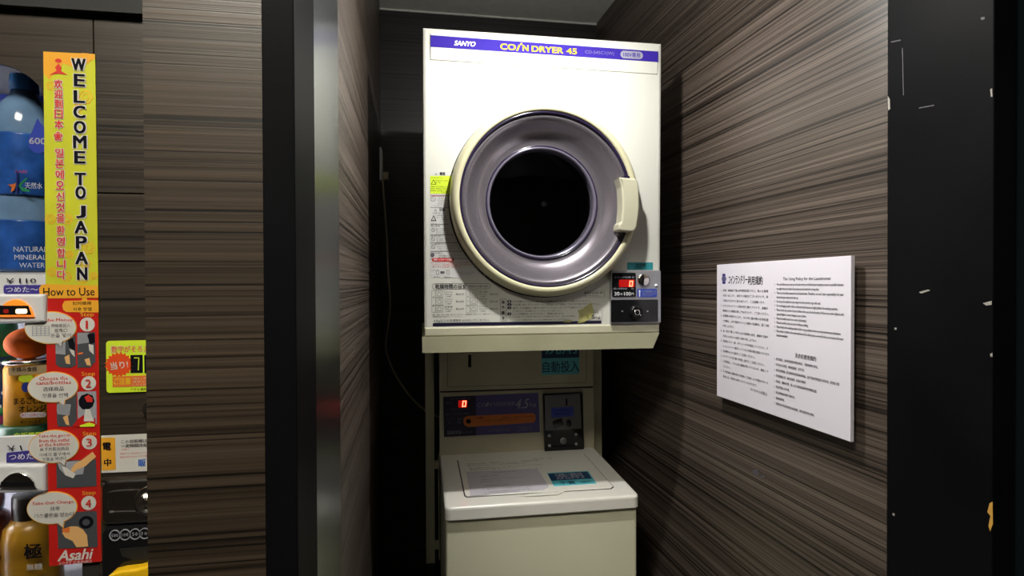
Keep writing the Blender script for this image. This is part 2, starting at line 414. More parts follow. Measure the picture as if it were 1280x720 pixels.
# front panel with a round opening
def panel_with_hole():
    m = MB(); N = 96
    outer = []; tl = (DX0, .613); 
    def edge(a):
        c, s = math.cos(a), math.sin(a); k = 1e9
        # sides converge by a few millimetres towards the foot
        for (px_, pz_, nx, nz) in ((DX0, 0, -1, 0), (DX1-.004, 0, 1, -.008), (0, .613, 0, 1), (0, -.126, 0, -1)):
            den = c*nx+s*nz
            if den > 1e-6: k = min(k, ((px_-DC[0])*nx+(pz_-DC[1])*nz)/den)
        return (DC[0]+c*k, DC[1]+s*k)
    angs = sorted([2*math.pi*i/N for i in range(N)]+[math.atan2(z-DC[1], x-DC[0]) % (2*math.pi) for x, z in ((DX0, .613), (DX1-.004-.0048+.0098, .613), (DX0, -.126), (DX1-.005, -.126))])
    o = [edge(a) for a in angs]; i_ = [(DC[0]+(RD-.012)*math.cos(a), DC[1]+(RD-.012)*math.sin(a)) for a in angs]
    k = len(angs); vs = []
    for n, ins in ((-.03, 0), (-.006, 0), (-.002, .0015), (0, .006)):
        vs += [F.at(u, v, n) for u, v in (inset(o, ins) if ins else o)]
    vs += [F.at(u, v, 0) for u, v in i_]+[F.at(u, v, -.03) for u, v in i_]
    fs = []
    for r in range(5):
        for j in range(k): fs.append((r*k+j, r*k+(j+1) % k, (r+1)*k+(j+1) % k, (r+1)*k+j))
    m.add(vs, fs); return m
panel_with_hole().build('front_panel', 'cream', dr)
# bottom rail under the front panel
rail = F; p = [(.006, -.127), (.600, -.129), (.600, -.110), (.006, -.108)]
MB().prism(F, [(DX0+.001, -.1275), (.600, -.1275), (.600, -.1075), (DX0+.001, -.1075)], -.01, .004, .003).build('bottom_rail', 'cream2', dr)
# name plate
npl = MB().prism(F, pxpoly(F, [(538, 42), (822.5, 62.5), (821.5, 92), (821, 93), (538.5, 74.8), (538, 74)]), -.002, .0022, .0012).build('name_plate', 'cream', dr)
MB().prism(F, pxpoly(F, [(538.3, 44.5), (822, 65), (822, 78), (538.3, 59)]), .002, .0030).build('violet_band', 'band', dr, label='violet band with the maker name')
letters('lettering', dr, 'yellow', F, [('CO', 634.8, 59.3, 19.3, 7.6, {'bold': .055, 'res': 4}), ('N', 656.6, 60.8, 7.6, 7.4, {'bold': .055, 'res': 4}), ('I', 647.6, 60.4, 2.2, 7.8, {'bold': .03, 'shear': .42}),
        ('DRYER', 684, 62.7, 39.4, 7.4, {'bold': .055, 'res': 4}), ('45', 714.2, 64.7, 13.2, 7.4, {'bold': .055, 'res': 4})], .0033)
MB().prism(F, pxell(F, 651.4, 55.6, 1.4, 1.3), .003, .0034).build('letter_dot', 'yellow', dr)
letters('lettering', dr, 'white', F, [('SANYO', 581.2, 55.2, 26, 6.2, {'bold': .06, 'shear': .25, 'res': 4})], .0033)
letters('lettering', dr, 'grey_print', F, [('CD-S45C1(W)', 749, 67.0, 36, 5)], .0033)
MB().prism(F, [(u, v) for u, v in pxrect(F, 775, 64.6, 803, 74, .0095)], .003, .0034).build('badge', 'ltgrey', dr)
letters('lettering', dr, 'band', F, [('100V専用', 789, 69.3, 21, 6, {'bold': .02})], .0037)
# door: ring, dark rim, bowl, inner rim, glass, drum
A = (0, -1, 0); CC = F.at(DC[0], DC[1], 0)
door = MB().lathe(CC, A, [(RD-.006, -.012), (RD, .002), (RD+.001, .016), (RD-.003, .030), (RD-.010, .038), (RD-.018, .040), (.214, .036), (.2135, .016)], 96, close=True).build('door_ring', 'ring', dr, label='yellowed cream door ring')
MB().lathe(CC, A, [(RD+.0035, .0006), (RD-.002, .0006), (RD-.002, -.004), (RD+.0035, -.004)], 96, close=True).build('door_gap', 'matte_black', dr)
MB().lathe(CC, A, [(.2145, .030), (.2145, .034), (.2085, .034), (.2075, .024)], 96, close=True).build('window_rim', 'bowl_rim', dr)
MB().lathe(CC, A, [(.2080, .027), (.2040, .0285), (.1990, .026), (.192, .016), (.182, .000), (.170, -.014), (.160, -.022), (.152, -.026), (.1445, -.027)], 96, close=True).build('window_bowl', 'bowl', dr)
MB().lathe(CC, A, [(.1450, -.027), (.1440, -.0245), (.1420, -.0245), (.1415, -.028)], 96, close=True).build('dark_line', 'bowl_rim', dr)
MB().lathe(CC, A, [(.1417, -.027), (.1395, -.024), (.1360, -.026), (.1335, -.034), (.1320, -.05)], 96, close=True).build('inner_rim', 'inner_rim', dr)
MB().lathe(CC, A, [(.1345, -.030), (.11, -.0268), (.08, -.0245), (.04, -.023), (1e-7, -.0225)], 64, close=True).build('window_glass', 'glass', dr)
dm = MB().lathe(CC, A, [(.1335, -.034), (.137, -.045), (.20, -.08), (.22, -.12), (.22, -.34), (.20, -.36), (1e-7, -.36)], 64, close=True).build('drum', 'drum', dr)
bc = F.at(*F.uv(680.5, 254.5)); bc = EYE+(bc-EYE)*((DY+.35)/DY)
MB().lathe(bc, A, [(.0085, -.01), (.0085, .003), (.006, .006), (1e-7, .007)], 20, close=True).build('drum_bolt', 'white', dr)
# handle
hp = [(774, 224), (773.5, 222.5), (775, 221.8), (794, 223.5), (797, 227), (798.5, 240), (799, 256), (798, 270), (795.5, 284), (793, 288.5), (789, 290), (775, 289), (772.5, 287), (773, 281), (776, 277), (777.5, 262), (777.5, 250), (776.5, 234)]
HF = Surf(F.at(0, 0, .052), F.u, F.v)
MB().prism(HF, pxpoly(HF, hp), -.034, .004, .005).build('door_handle', 'cream2', dr, label='curved cream handle')
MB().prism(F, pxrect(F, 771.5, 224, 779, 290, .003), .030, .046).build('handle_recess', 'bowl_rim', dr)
# control box at the lower right
cb = MB().prism(F, pxrect(F, 762, 338, 824, 404, .004), -.004, .012, .0025).build('control_box', 'silver', dr, label='silver coin control box with red display')
B2 = Surf(F.at(0, 0, .012), F.u, F.v)
MB().prism(B2, pxrect(B2, 765, 341, 794.5, 371, .003), 0, .0015).build('display_window', 'gloss_black', cb)
MB().prism(B2, pxrect(B2, 773.5, 349.5, 793, 358.8, .001), .0015, .0019).build('display_glow', 'led_glow', cb)
def seven(su, cx, cy, wd, ht, n, parent, t=.16, m='led', segs='abcdef', sh=.12, name='display_digit'):
    u, v = su.uv(cx, cy); wd = abs(su.uv(cx+wd, cy)[0]-u); ht = abs(su.uv(cx, cy-ht)[1]-v); k = wd*t
    R_ = {'a': (-.5, .5-t*wd/ht, .5, .5), 'd': (-.5, -.5, .5, -.5+t*wd/ht), 'g': (-.5, -t*wd/ht/2, .5, t*wd/ht/2),
          'b': (.5-t, 0, .5, .5), 'c': (.5-t, -.5, .5, 0), 'f': (-.5, 0, -.5+t, .5), 'e': (-.5, -.5, -.5+t, 0)}
    mb = MB()
    for s in segs:
        a, b, c, d = R_[s]
        pl = [(u+x*wd+sh*y*ht, v+y*ht) for x, y in ((a, b), (c, b), (c, d), (a, d))]
        mb.prism(su, pl, n, n+.0004)
    return mb.build(name, m, parent)
seven(B2, 788.5, 354.6, 4.6, 7.4, .002, cb, t=.28)
letters('lettering', cb, 'ltgrey', B2, [('カードリーダー残り時間', 778, 346.7, 20, 2.6), ('分', 791, 346.7, 3, 2.8), ('1回の時間料金', 775, 360.8, 17, 2.4), ('円', 790.5, 361, 2.4, 2.4)], .0019)
letters('lettering', cb, 'white', B2, [('30', 770.8, 367.2, 6.5, 4.6, {'bold': .02}), ('分', 776.5, 367.6, 3.2, 3.2), ('100', 784, 367.2, 8.5, 4.6, {'bold': .02}), ('円', 790.5, 367.6, 3, 3.2)], .0019)
MB().prism(B2, pxrect(B2, 763.5, 374.5, 822.3, 402.5, .003), 0, .0022, .001).build('lock_panel', 'gloss_black', cb)
lc = B2.at(*B2.uv(794.5, 390.3), 0)
MB().lathe(lc, A, [(.0185, 0), (.0185, .004), (.0165, .009), (.0135, .011), (.0115, .0115), (.0105, .007), (.0085, .007)], 36, close=True).build('lock_collar', 'gloss_black', cb)
MB().lathe(lc, A, [(.0088, .005), (.0088, .009), (.0078, .0105), (.004, .0105), (.0038, .0065), (1e-7, .0065)], 28, close=True).build('lock_barrel', 'chrome', cb)
MB().prism(B2, pxell(B2, 795, 390.3, 2.4, 1.8, 16), .0105, .0112).build('keyway', 'ink', cb)
sc_ = B2.at(*B2.uv(804.5, 349.8), 0)
MB().lathe(sc_, A, [(.0165, 0), (.0165, .002), (.0140, .0042), (.008, .0052), (1e-7, .0055)], 36, close=True).build('coin_plate', 'chrome', cb, label='round chrome plate with the coin slot')
MB().prism(B2, pxrect(B2, 802, 344, 803.6, 355.5), .0035, .0062).build('coin_slot', 'ink', cb)
bl = MB().prism(B2, pxrect(B2, 796.3, 361, 821, 371.5, .0035), 0, .0012).build('blue_label', 'blue_label', cb)
MB().prism(B2, pxpoly(B2, [(798.6, 371), (798.6, 364.5), (797.8, 364.5), (799.2, 361.8), (800.6, 364.5), (799.8, 364.5), (799.8, 371)]), .0013, .0017).build('arrow', 'white', cb)
letters('lettering', cb, 'ltgrey', B2, [('100円硬貨投入口', 811, 364.2, 17, 2.6, {'bold': .01}), ('硬貨が戻る時は返却', 811, 367.4, 16, 1.6), ('ボタンを押す', 809, 369.6, 12, 1.6)], .0016)
for x in (778, 809.5): MB().prism(B2, pxell(B2, x-.6, 389, 1, .9, 12), .0022, .0032).build('pin', 'silver', cb)
MB().lathe(B2.at(*B2.uv(820, 357), 0), A, [(.0048, 0), (.0048, .001), (1e-7, .002)], 20, close=True).build('plug_cap', 'white', cb)
tp = MB().prism(F, pxrect(F, 784, 328, 816, 337.3), .0002, .001).build('teal_tape', 'teal', dr, label='teal strip of label tape')
letters('lettering', dr, 'ink', F, [('乾燥機', 801, 331.2, 12, 3.2), ('お金投入口', 800.5, 334.3, 15, 2.6)], .0013)
# printed instructions
letters('lettering', dr, 'ink', F, [('警告', 553, 217.3, 7, 4, {'bold': .03}), ('注意', 552.5, 262.3, 7, 4, {'bold': .03})], .0012)
def px_frame(su, x0, y0, x1, y1, r, w_, n, parent, m='softink', name='printed_frame'):
    o = pxrect(su, x0, y0, x1, y1, r or .0001); MB().frame(su, o, inset(o, w_), n, n+.0002).build(name, m, parent)
cd = MB().prism(F, pxpoly(F, [(537.5, 216), (539, 214.5), (563, 214.5), (565, 216.5), (563.2, 230), (562, 245), (561.8, 258), (562.5, 275), (565.5, 290), (571, 304), (579, 316), (589, 327), (603, 337), (608, 342), (606, 348), (541, 347), (537.5, 344)]), .0001, .0006).build('warning_label', mat('label_stock', (.62, .62, .6), .4), dr, label='narrow printed warning label')
MB().prism(F, pxpoly(F, [(537.8, 220), (564, 220), (562, 231), (561, 242.3), (537.8, 242)]), .0007, .0011).build('lime_field', 'lime', cd)
its = [('死亡や火災の危険があります', 546, 222.3, 14, 1.6), ('警告事項を守らない場合は', 552, 226, 16, 1.5), ('火災・感電', 547, 228.2, 7, 1.5), ('機械油の付いた衣類は入れない', 550, 233.5, 22, 1.6), ('食用油・動物性油・美容オイル', 550, 236, 23, 1.6), ('乾燥後も自然発火の恐れ', 549, 238.6, 22, 1.6), ('があります', 556, 240.6, 8, 1.4)]
for i in range(5): its.append(('子供だけで使わせない、ドラムに', 553.5, 246+i*2.3, 14-(i % 2)*2, 1.4))
its.append(('ドアにぶら下がらないでください', 549, 257.5, 19, 1.3))
its += [('けがや故障の原因になります', 548, 266.5, 16, 1.6), ('洗濯物を取り出すときは', 553, 269.5, 14, 1.4), ('熱くなっている金属部に', 552.5, 272, 13, 1.4), ('手を触れない', 556, 274.4, 9, 1.4), ('やけどの恐れがあります', 555, 276.6, 11, 1.4), ('水洗いをしないでください', 550, 279.8, 22, 1.4), ('禁止事項', 544, 282.3, 11, 1.7, {'bold': .02})]
for i in range(4): its.append(('脱水していない衣類は入れない', 553, 285.8+i*2.2, 16, 1.3))
its.append(('分解・修理・改造はしない', 547, 295, 17, 1.7, {'bold': .02}))
for i in range(3): its.append(('専門の技術者以外は分解しない', 554, 298+i*2.2, 17, 1.3))
its.append(('アース線を取り付けること', 549, 305, 20, 1.8, {'bold': .02}))
for i in range(3): its.append(('火気を近づけない、引火のおそれ', 556, 308.5+i*2.4, 20-i*4, 1.4))
its.append(('用途以外に使わない', 546, 316.2, 16, 1.8, {'bold': .02}))
for i in range(2): its.append(('衣類の乾燥以外には使用しないでくださ', 562+i, 319.5+i*2.4, 28+i*4, 1.5))
letters('lettering', cd, 'ink', F, its, .0014)
letters('lettering', cd, 'ink', F, [('△', 545, 217.5, 3.4, 3), ('△', 544.3, 262.6, 3.4, 3), ('△', 542, 227.5, 7, 6.5), ('△', 542, 272.5, 7, 7)], .0014)
mb = MB()
for y, r in ((248.5, 3.2), (287.5, 2.4), (299, 2.4), (308.5, 2.6)):
    o = pxell(F, 541.5, y, r, r, 20); mb.frame(F, o, inset(o, .0007), .0007, .0012)
    u, v = F.uv(541.5, y); k = r*.002*.7; mb.prism(F, [(u-k, v+k-.0004), (u-k+.0004, v+k), (u+k, v-k+.0004), (u+k-.0004, v-k)][::-1], .0007, .0012)
mb.prism(F, pxell(F, 540.5, 319, 2.6, 2.6, 20), .0007, .0012)
for y in (244.2, 259.6, 280.6, 293.6, 303.4, 314.2, 323.5):
    x1 = 561 if y < 290 else 563+(y-290)*.9
    mb.prism(F, pxrect(F, 538, y-.25, x1, y+.25), .0007, .0011)
mb.build('symbols', 'softink', cd)
letters('lettering', cd, 'red_ink', F, [('お子様の閉じ込めに注意', 547, 244.6, 18, 1.7, {'bold': .02}), ('糸くずフィルターを掃除してからご使用', 562, 328.5, 47, 1.8), ('ください。使用後も必ず糸くずを取り除く', 565, 331, 50, 1.7), ('目づまりは故障の原因です。', 559, 333.5, 36, 1.7)], .0014)
MB().prism(F, pxrect(F, 540, 322.6, 567.5, 326.8, .004), .0008, .0013).build('red_tab', 'red_ink', cd)
letters('lettering', cd, 'white', F, [('乾燥フィルターのお掃除', 553.7, 324.7, 23, 2.6, {'bold': .02})], .0016)
letters('lettering', cd, 'softink', F, [('フィルター', 541.5, 337.6, 7, 1.4), ('つまみを回して外し、ほこりを取る', 582, 340.4, 22, 1.5), ('取り付けは逆の順序で', 582, 342.8, 16, 1.4), ('取り外す', 546, 346, 8, 1.4), ('掃除する', 559, 346, 8, 1.4), ('➡', 553, 340.5, 5, 2.6)], .0014)
mb = MB()
for x in (547, 560):
    o = pxell(F, x, 340.5, 1.9, 3.2, 18); mb.frame(F, o, inset(o, .0006), .0007, .0012)
mb.build('symbols', 'softink', cd)
# drying time table
mb = MB()
def fr(x0, y0, x1, y1, r=.001, w_=.0005, mm=None):
    o = pxrect(F, x0, y0, x1, y1, r); (mm or mb).frame(F, o, inset(o, w_), .0002, .0006)
fr(540, 354.2, 613, 361.5, .007, .0009)
for x0, x1 in ((539.5, 544.3), (582.5, 587.3)): fr(x0, 363.3, x1, 390.5)
for x0 in (544.8, 587.8):
    for i in range(3): fr(x0, 363.3+i*9.1, x0+9, 372+i*9.1)
fr(625.3, 373.5, 632.7, 401.5, .001, .0008)
fr(730.8, 363.5, 755.5, 371.5, .001, .0006)
fr(727, 387.8, 752.5, 400.8, .001, .0006)
for i, x in enumerate((549.2, 592.2)):
    for j in range(3):
        y = 367.6+j*9.1
        o = pxpoly(F, [(x-2.6, y+2.6), (x-2.6, y-.6), (x, y-2.8), (x+2.6, y-.6), (x+2.6, y+2.6)]); mb.frame(F, o, inset(o, .0006), .0002, .0006)
mb.build('printed_frames', 'softink', dr)
mb = MB()
mb.prism(F, pxpoly(F, [(541, 405.6), (751.5, 402.2), (752, 404.4), (541, 407.8)]), .0002, .0007)
mb.prism(F, pxpoly(F, [(541, 404.6), (543, 403.6), (751.5, 400.9), (752, 402.4), (541, 405.8)]), .0001, .0004)
for i, y in enumerate((376.8, 380.6, 384.8, 392.3)): mb.prism(F, pxrect(F, 634, y-1.7, 639.2, y+1.7, .003), .0002, .0006)
mb.build('rule', 'navy', dr)
letters('lettering', dr, 'ink', F, [('乾燥時間の目安', 563.5, 358, 39, 5.6, {'bold': .025}), ('（標準的な衣類の場合）', 598, 358, 25, 3), ('4.5kg以上の洗濯物を入れないでください。', 577, 400.8, 70, 4),
    ('注意：湿度・素材・脱水の仕上がりなどによって乾燥時間は異なります。容量をまもってください', 582, 392.9, 84, 1.8), ('乾燥時間は目安としてください。', 559, 395.6, 36, 1.8),
    ('操', 628.9, 377.5, 4, 4.4, {'bold': .03}), ('作', 628.9, 384.2, 4, 4.4, {'bold': .03}), ('順', 628.9, 391, 4, 4.4, {'bold': .03}), ('序', 628.9, 397.6, 4, 4.4, {'bold': .03}),
    ('ドアを開けドラム内に前の人の洗濯物が入っていないか確かめてください。', 689.5, 376.6, 97, 2.8), ('ドラム奥の糸くずフィルターはご使用前に必ず掃除して元どおり取り付けてください。', 694.5, 380.4, 110, 2.8),
    ('脱水した洗濯物を１枚ずつ広げてドラムに入れてドアを閉めてください。', 688, 384.7, 94, 2.8), ('ドアを閉じないと乾燥機がスタートしませんのでご注意ください。', 672, 388.6, 62, 1.8),
    ('１００円硬貨を入れてください。乾燥を始めます。', 673, 392.2, 64, 2.8), ('ドアを開けて中の洗濯物を取り出すまでは運転が続きません。追加の時は硬貨を', 680, 395.6, 78, 1.8), ('１００円硬貨を続けて入れると時間を延長することができます。', 679, 399.6, 66, 1.9),
    ('■ 硬貨投入後の返却・両替', 742, 366, 22, 2.2, {'bold': .03}), ('はできません。', 740, 369.4, 18, 2), ('乾燥容量', 743, 390.6, 10, 2.6), ('4.5', 737.5, 396, 12, 5.4, {'bold': .02}), ('kg', 747.5, 397, 6, 4.4),
    ('衣', 541.8, 371.6, 2.4, 2.4), ('類', 541.8, 382, 2.4, 2.4), ('そ', 584.8, 371, 2.4, 2.4), ('の', 584.8, 376.6, 2.4, 2.4), ('他', 584.8, 382, 2.4, 2.4)]
    + [(t, x, y+j*9.1+k, wd, 2.0, {'bold': .01}) for x, y, tt, wd in ((560.5, 365.2, ('トランクス', 'ブラウス', '作業着'), 10), (603.5, 364.8, ('下着・肌着', 'タオル', 'バスタオル'), 11)) for j, t in enumerate(tt) for k in (0,)]
    + [('約%d分' % a, x, 367.8+j*9.1, 10, 2.6, {'bold': .01}) for x, aa in ((575, (30, 30, 60)), (617.5, (60, 60, 60))) for j, a in enumerate(aa)]
    + [('約%dg' % a, x, 368+j*9.1, 9, 1.8) for x, aa in ((560.5, (200, 200, 800)), (603.5, (120, 70, 300))) for j, a in enumerate(aa)]
    + [('（%d枚）' % a, x, 370.6+j*9.1, 7, 1.8) for x, aa in ((560.5, (15, 5, 2)), (603.5, (10, 10, 2))) for j, a in enumerate(aa)], .0010)
letters('lettering', dr, 'cream', F, [(str(i+1), 636.6, y, 1.6, 2.2, {'bold': .03}) for i, y in enumerate((376.8, 380.6, 384.8, 392.3))], .0012)
MB().prism(F, pxpoly(F, [(728, 386), (733, 382), (739, 378), (742, 388), (739, 398), (729, 403), (722, 404), (724, 394), (722, 388)]), .0012, .0016).build('peeling_tape', 'tape', dr, label='yellowed scrap of tape')
MB().prism(F, pxpoly(F, [(705, 401), (714, 399.5), (716, 401), (712, 403), (704, 403)]), .0012, .0016).build('peeling_tape', 'tape', dr)

# ------------------------------------------------------------------ stand
st = thing('dryer_stand', 'beige steel stand with two tall posts carrying the dryer', 'stand', (.30, 1.62, 0))
tray = [(-.001, -.129), (-.001, -.1675), (.582, -.1685), (.598, -.131)]
m = MB(); su = Surf((0, DY-.006, CZ), (1, 0, 0), (0, 0, 1))
m.prism(su, [(-.001, -.1675), (.582, -.1685), (.600, -.129), (-.001, -.1285)], -.004, 0)
m.box((-.001, DY-.002, CZ-.134), (.600, 1.80, CZ-.1285)); m.box((-.001, DY-.002, CZ-.1675), (.003, 1.80, CZ-.13)); m.box((.579, DY-.002, CZ-.1675), (.583, 1.80, CZ-.13))
m.build('tray', 'beige', st)
def chan(x0, x1, z0, nm='post'):
    m = MB(); m.box((x0, 1.840, z0), (x1, 1.843, CZ-.134)); m.box((x0, 1.843, z0), (x0+.003, 1.875, CZ-.134)); m.box((x1-.003, 1.843, z0), (x1, 1.875, CZ-.134))
    return m.build(nm, 'beige', st)
pl_ = chan(.008, .036, CZ-.915); pr_ = chan(.575, .604, CZ-.915)
for x0, x1 in ((-.001, .036), (.575, .604)): MB().box((x0, 1.80, CZ-.1675), (x1, 1.875, CZ-.131)).build('corner_gusset', 'beige', st)
for x0, x1 in ((.014, .030), (.581, .597)): MB().box((x0, 1.848, 0), (x1, 1.872, CZ-.16)).build('inner_leg', 'matte_black', st)
MB().box((.049, 1.846, CZ-.91), (.052, 1.87, CZ-.565)).build('side_strip', 'beige', st)
MB().box((.556, 1.905, CZ-.91), (.559, 1.93, CZ-.565)).build('side_strip', 'beige', st)
for zz in (-.597, -.862):
    MB().box((.034, 1.846, CZ+zz-.012), (.050, 1.862, CZ+zz+.012)).build('bracket', 'beige', st)
    MB().lathe((.0085, 1.85, CZ+zz), (-1, 0, 0), [(.006, -.002), (.006, .003), (.003, .005), (1e-7, .005)], 12, close=True).build('bolt', 'chrome', st)

# ------------------------------------------------------------------ the washer
WX0, WX1, WF, WB = .053, .570, 1.415, 1.822
wa = thing('coin_washer', 'cream top-loading coin washer standing below the dryer', 'washing machine', (.31, 1.6, 0))
zl = CZ-.5675; sl = .011
MB().add([(WX0+.003, WF+.012, .03), (WX1-.004, WF+.012, .03), (WX1-.004, 1.90, .03), (WX0+.003, 1.90, .03), (WX0+.003, WF+.012, zl-.032), (WX1-.004, WF+.012, zl-.032), (WX1-.004, 1.90, zl-.028), (WX0+.003, 1.90, zl-.028)],
         [(0,3,2,1),(4,5,6,7),(0,1,5,4),(1,2,6,5),(2,3,7,6),(3,0,4,7)]).build('cabinet', 'washer', wa, bevel=.006)
for x in (WX0+.05, WX1-.05):
    for y in (WF+.06, 1.85): MB().lathe((x, y, 0), (0, 0, 1), [(.022, 0), (.022, .02), (.015, .032)], 16).build('foot', 'matte_black', wa)
d1 = (.405)
m = MB(); pts = rrect(WX0, WF, WX1, 1.90, .018, 6)
def ztop(y): return zl+sl*(y-WF)/.405
k = len(pts); rings = []
for ins, dz in ((.004, -.036), (0, -.032), (0, -.007), (.0012, -.003), (.004, -.0007), (.008, 0)):
    q = inset(pts, ins); rings.append([(x, y, ztop(y)+dz if dz > -.02 else ztop(WF)+dz+.0) for x, y in q])
vs = [p for r in rings for p in r]; fs = [tuple(reversed(range(k)))]
for i in range(5):
    for j in range(k): fs.append((i*k+j, i*k+(j+1) % k, (i+1)*k+(j+1) % k, (i+1)*k+j))
fs.append(tuple(5*k+j for j in range(k))); m.add(vs, fs); m.build('top_frame', 'lid', wa)
T = Surf((0, WF, zl), (1, 0, 0), (0, 1, sl/.405))
lidq = pxpoly(T, [(572.5, 576), (729.5, 567.8), (766, 609), (763, 611), (584, 621.5), (581.5, 620)])
MB().prism(T, inset(lidq, -.0028), .0001, .0006).build('lid_gap', 'ink', wa)
lid = MB().prism(T, lidq, .0003, .0035, .0015).build('lid', 'lid', wa)
MB().prism(T, pxpoly(T, [(651, 620), (657, 622), (697, 619.5), (707, 615)]), .0030, .0042, .0008).build('finger_grip', 'lid', lid)
T2 = Surf(T.at(0, 0, .0035), T.u, T.v)
MB().prism(T2, pxpoly(T2, [(583, 590), (668, 586), (671, 585), (686.5, 609), (678, 613), (588, 620)]), 0, .0006).build('paper_label', 'label_paper', lid, label='pale paper notice')
letters('lettering', lid, 'softink', T2, [('ご使用になる前に必ずお読みください', 630, 590.2, 32, 1.2, {'line': 1}), ('お客様へのお願い', 612, 595.3, 24, 1.2), ('洗濯機に入れる前にポケットの中をお調べください。', 630, 598, 58, 1.1), ('洗濯物は入れ過ぎないでください', 614, 601.8, 28, 1.1), ('１．洗濯物を洗濯槽に入れ、ふたを閉めます。', 621, 607, 34, 1.1), ('２．硬貨を投入し、コースを選んでスタートします。', 634, 610.6, 62, 1.2), ('３．洗濯が終わると自動で止まります。終了後は', 635, 613.4, 60, 1.2), ('すみやかに取り出してください', 628, 616, 46, 1.1)], .0009)
letters('lettering', lid, 'softink', T2, [('◆お客様へのお願い　洗濯物は均一に入れてください　毛布等は洗えません', 630, 577.8, 92, 1.3), ('◆防水性の衣類は洗わないでください　脱水時に異常振動の原因となります', 622, 580.6, 76, 1.3), ('◆洗濯機にもたれたり、上に乗ったりしないでください', 633, 583.2, 95, 1.2), ('◆運転中はふたを開けないでください', 617, 586.2, 60, 1.2), ('洗濯・脱水　4.5kg', 678, 573.6, 24, 1.2)], .0004)
sk = MB().prism(T2, pxpoly(T2, [(683.7, 591.5), (735, 588.8), (746, 604.5), (692.5, 608)]), 0, .0006).build('detergent_sticker', 'teal2', lid, label='teal and navy sticker')
MB().prism(T2, pxpoly(T2, [(684.8, 592.5), (734, 589.8), (740, 598.4), (689.5, 601.5)]), .0007, .0009).build('sticker_field', 'deepteal', lid)
letters('lettering', lid, 'ltgrey', T2, [('洗剤', 711, 595.3, 36, 7.5, {'bold': .02})], .0012)
letters('lettering', lid, 'deepteal', T2, [('不要', 709, 603.8, 21, 4, {'bold': .02}), ('自動投入', 733, 602.6, 15, 2.4)], .0012)
# control tower
W2 = Surf((0, 1.820, CZ), (1, 0, 0), (0, 0, 1))
MB().box((WX0+.0005, 1.825, CZ-.575), (WX1-.003, 1.90, CZ-.06)).build('tower', 'tower', wa)
MB().box((WX0+.001, 1.8235, CZ-.36), (WX1-.004, 1.8255, CZ-.32)).build('seam', 'matte_black', wa)
MB().prism(W2, pxpoly(W2, [(549.2, 491), (741.9, 484.8), (743, 562), (549.6, 572)]), -.004, .001, .001).build('control_fascia', 'tower', wa)
MB().prism(W2, [(W2.uv(549, 480)[0], W2.uv(549, 489.2)[1]), (W2.uv(742, 480)[0], W2.uv(742, 482.9)[1]), (W2.uv(742, 480)[0], -.062), (W2.uv(549, 480)[0], -.062)], -.004, .001, .001).build('coin_box_door', 'tower', wa)
o = pxrect(W2, 559, 400, 733, 481, .006); MB().frame(W2, o, inset(o, .0012), .001, .0016).build('door_line', 'softink', wa)
MB().prism(W2, pxrect(W2, 585.2, 443.5, 589, 459, .001), .001, .002).build('key_slot', 'ink', wa)
pn = MB().prism(W2, pxpoly(W2, [(554, 496), (673, 491), (674.8, 540), (555, 546)]), .0005, .002).build('control_panel', 'band2', wa, label='violet control panel')
MB().prism(W2, pxpoly(W2, [(554, 496), (594.5, 494.3), (595, 544), (555, 546)]), .002, .0024).build('display_field', 'navy', pn)
seven(W2, 580.2, 504.6, 5, 7.6, .0026, pn, t=.26)
MB().prism(W2, pxrect(W2, 573, 500.2, 584, 509.2, .001), .0022, .0026).build('display_glow', 'led_glow', pn)
PU = MB().prism(W2, pxpoly(W2, [(583.5, 519.8), (666, 516), (669, 518.5), (669.3, 524.5), (667, 528), (585, 533.5), (580.5, 531), (579, 526.5), (580, 522)]), .0024, .0028).build('orange_label', 'orange_pill', pn)
letters('lettering', pn, 'ltgrey', W2, [('CO', 601.5, 505.8, 10, 5, {'shear': .2}), ('I', 608.5, 505.4, 2, 5.5, {'shear': .5}), ('N', 612, 505.2, 5, 5, {'shear': .2}), ('WASHER', 630, 504.6, 27, 5, {'shear': .2}), ('4.5', 652.5, 504.4, 16, 12, {'shear': .25, 'bold': .02}), ('kg', 666, 505.8, 8, 5.5, {'shear': .2}), ('SANYO', 567.5, 540.3, 17, 4.6, {'bold': .02})], .003)
letters('lettering', pn, 'grey_print', W2, [('ASW-J45C(W)', 582, 540.2, 16, 2), ('LED残り時間', 573, 498, 20, 2.2), ('料 金', 561, 503, 7, 2.4), ('円', 586.5, 498, 2.5, 2.4), ('お金を入れる前に', 575, 511, 24, 2), ('洗い・すすぎ・脱水', 572, 517, 30, 2), ('カード', 562, 524, 8, 2), ('運転', 574.5, 523.4, 5, 2), ('◇', 562, 528, 3, 3), ('○', 574, 527.6, 3.4, 3.4), ('INVERTER', 624, 537.5, 28, 4, {'shear': .2}), ('DRIVE', 656, 535.5, 18, 6, {'shear': .2})], .003)
letters('lettering', pn, 'ink', W2, [('お願い', 601, 522, 9, 2.6, {'bold': .02}), ('ふたを閉めてから硬貨を入れてください', 625, 524.8, 48, 1.8), ('運転中はふたを開けないでください', 648, 521, 40, 1.8)], .0031)
MB().prism(W2, pxell(W2, 585.5, 526.4, 3, 2.8, 20), .0029, .0031).build('symbol', 'ink', pn)
cm = MB().prism(W2, pxpoly(W2, [(678, 492.5), (679, 491.5), (727, 489.5), (728.5, 563.5), (727.5, 565), (680, 566)]), .001, .016, .002).build('coin_unit', 'gloss_black', wa, label='black and silver coin unit')
W3 = Surf(W2.at(0, 0, .016), W2.u, W2.v)
MB().prism(W3, pxpoly(W3, [(680.5, 494.3), (724.5, 492), (727, 535.5), (681.5, 538)]), 0, .0025, .001).build('coin_plate', 'dull', cm)
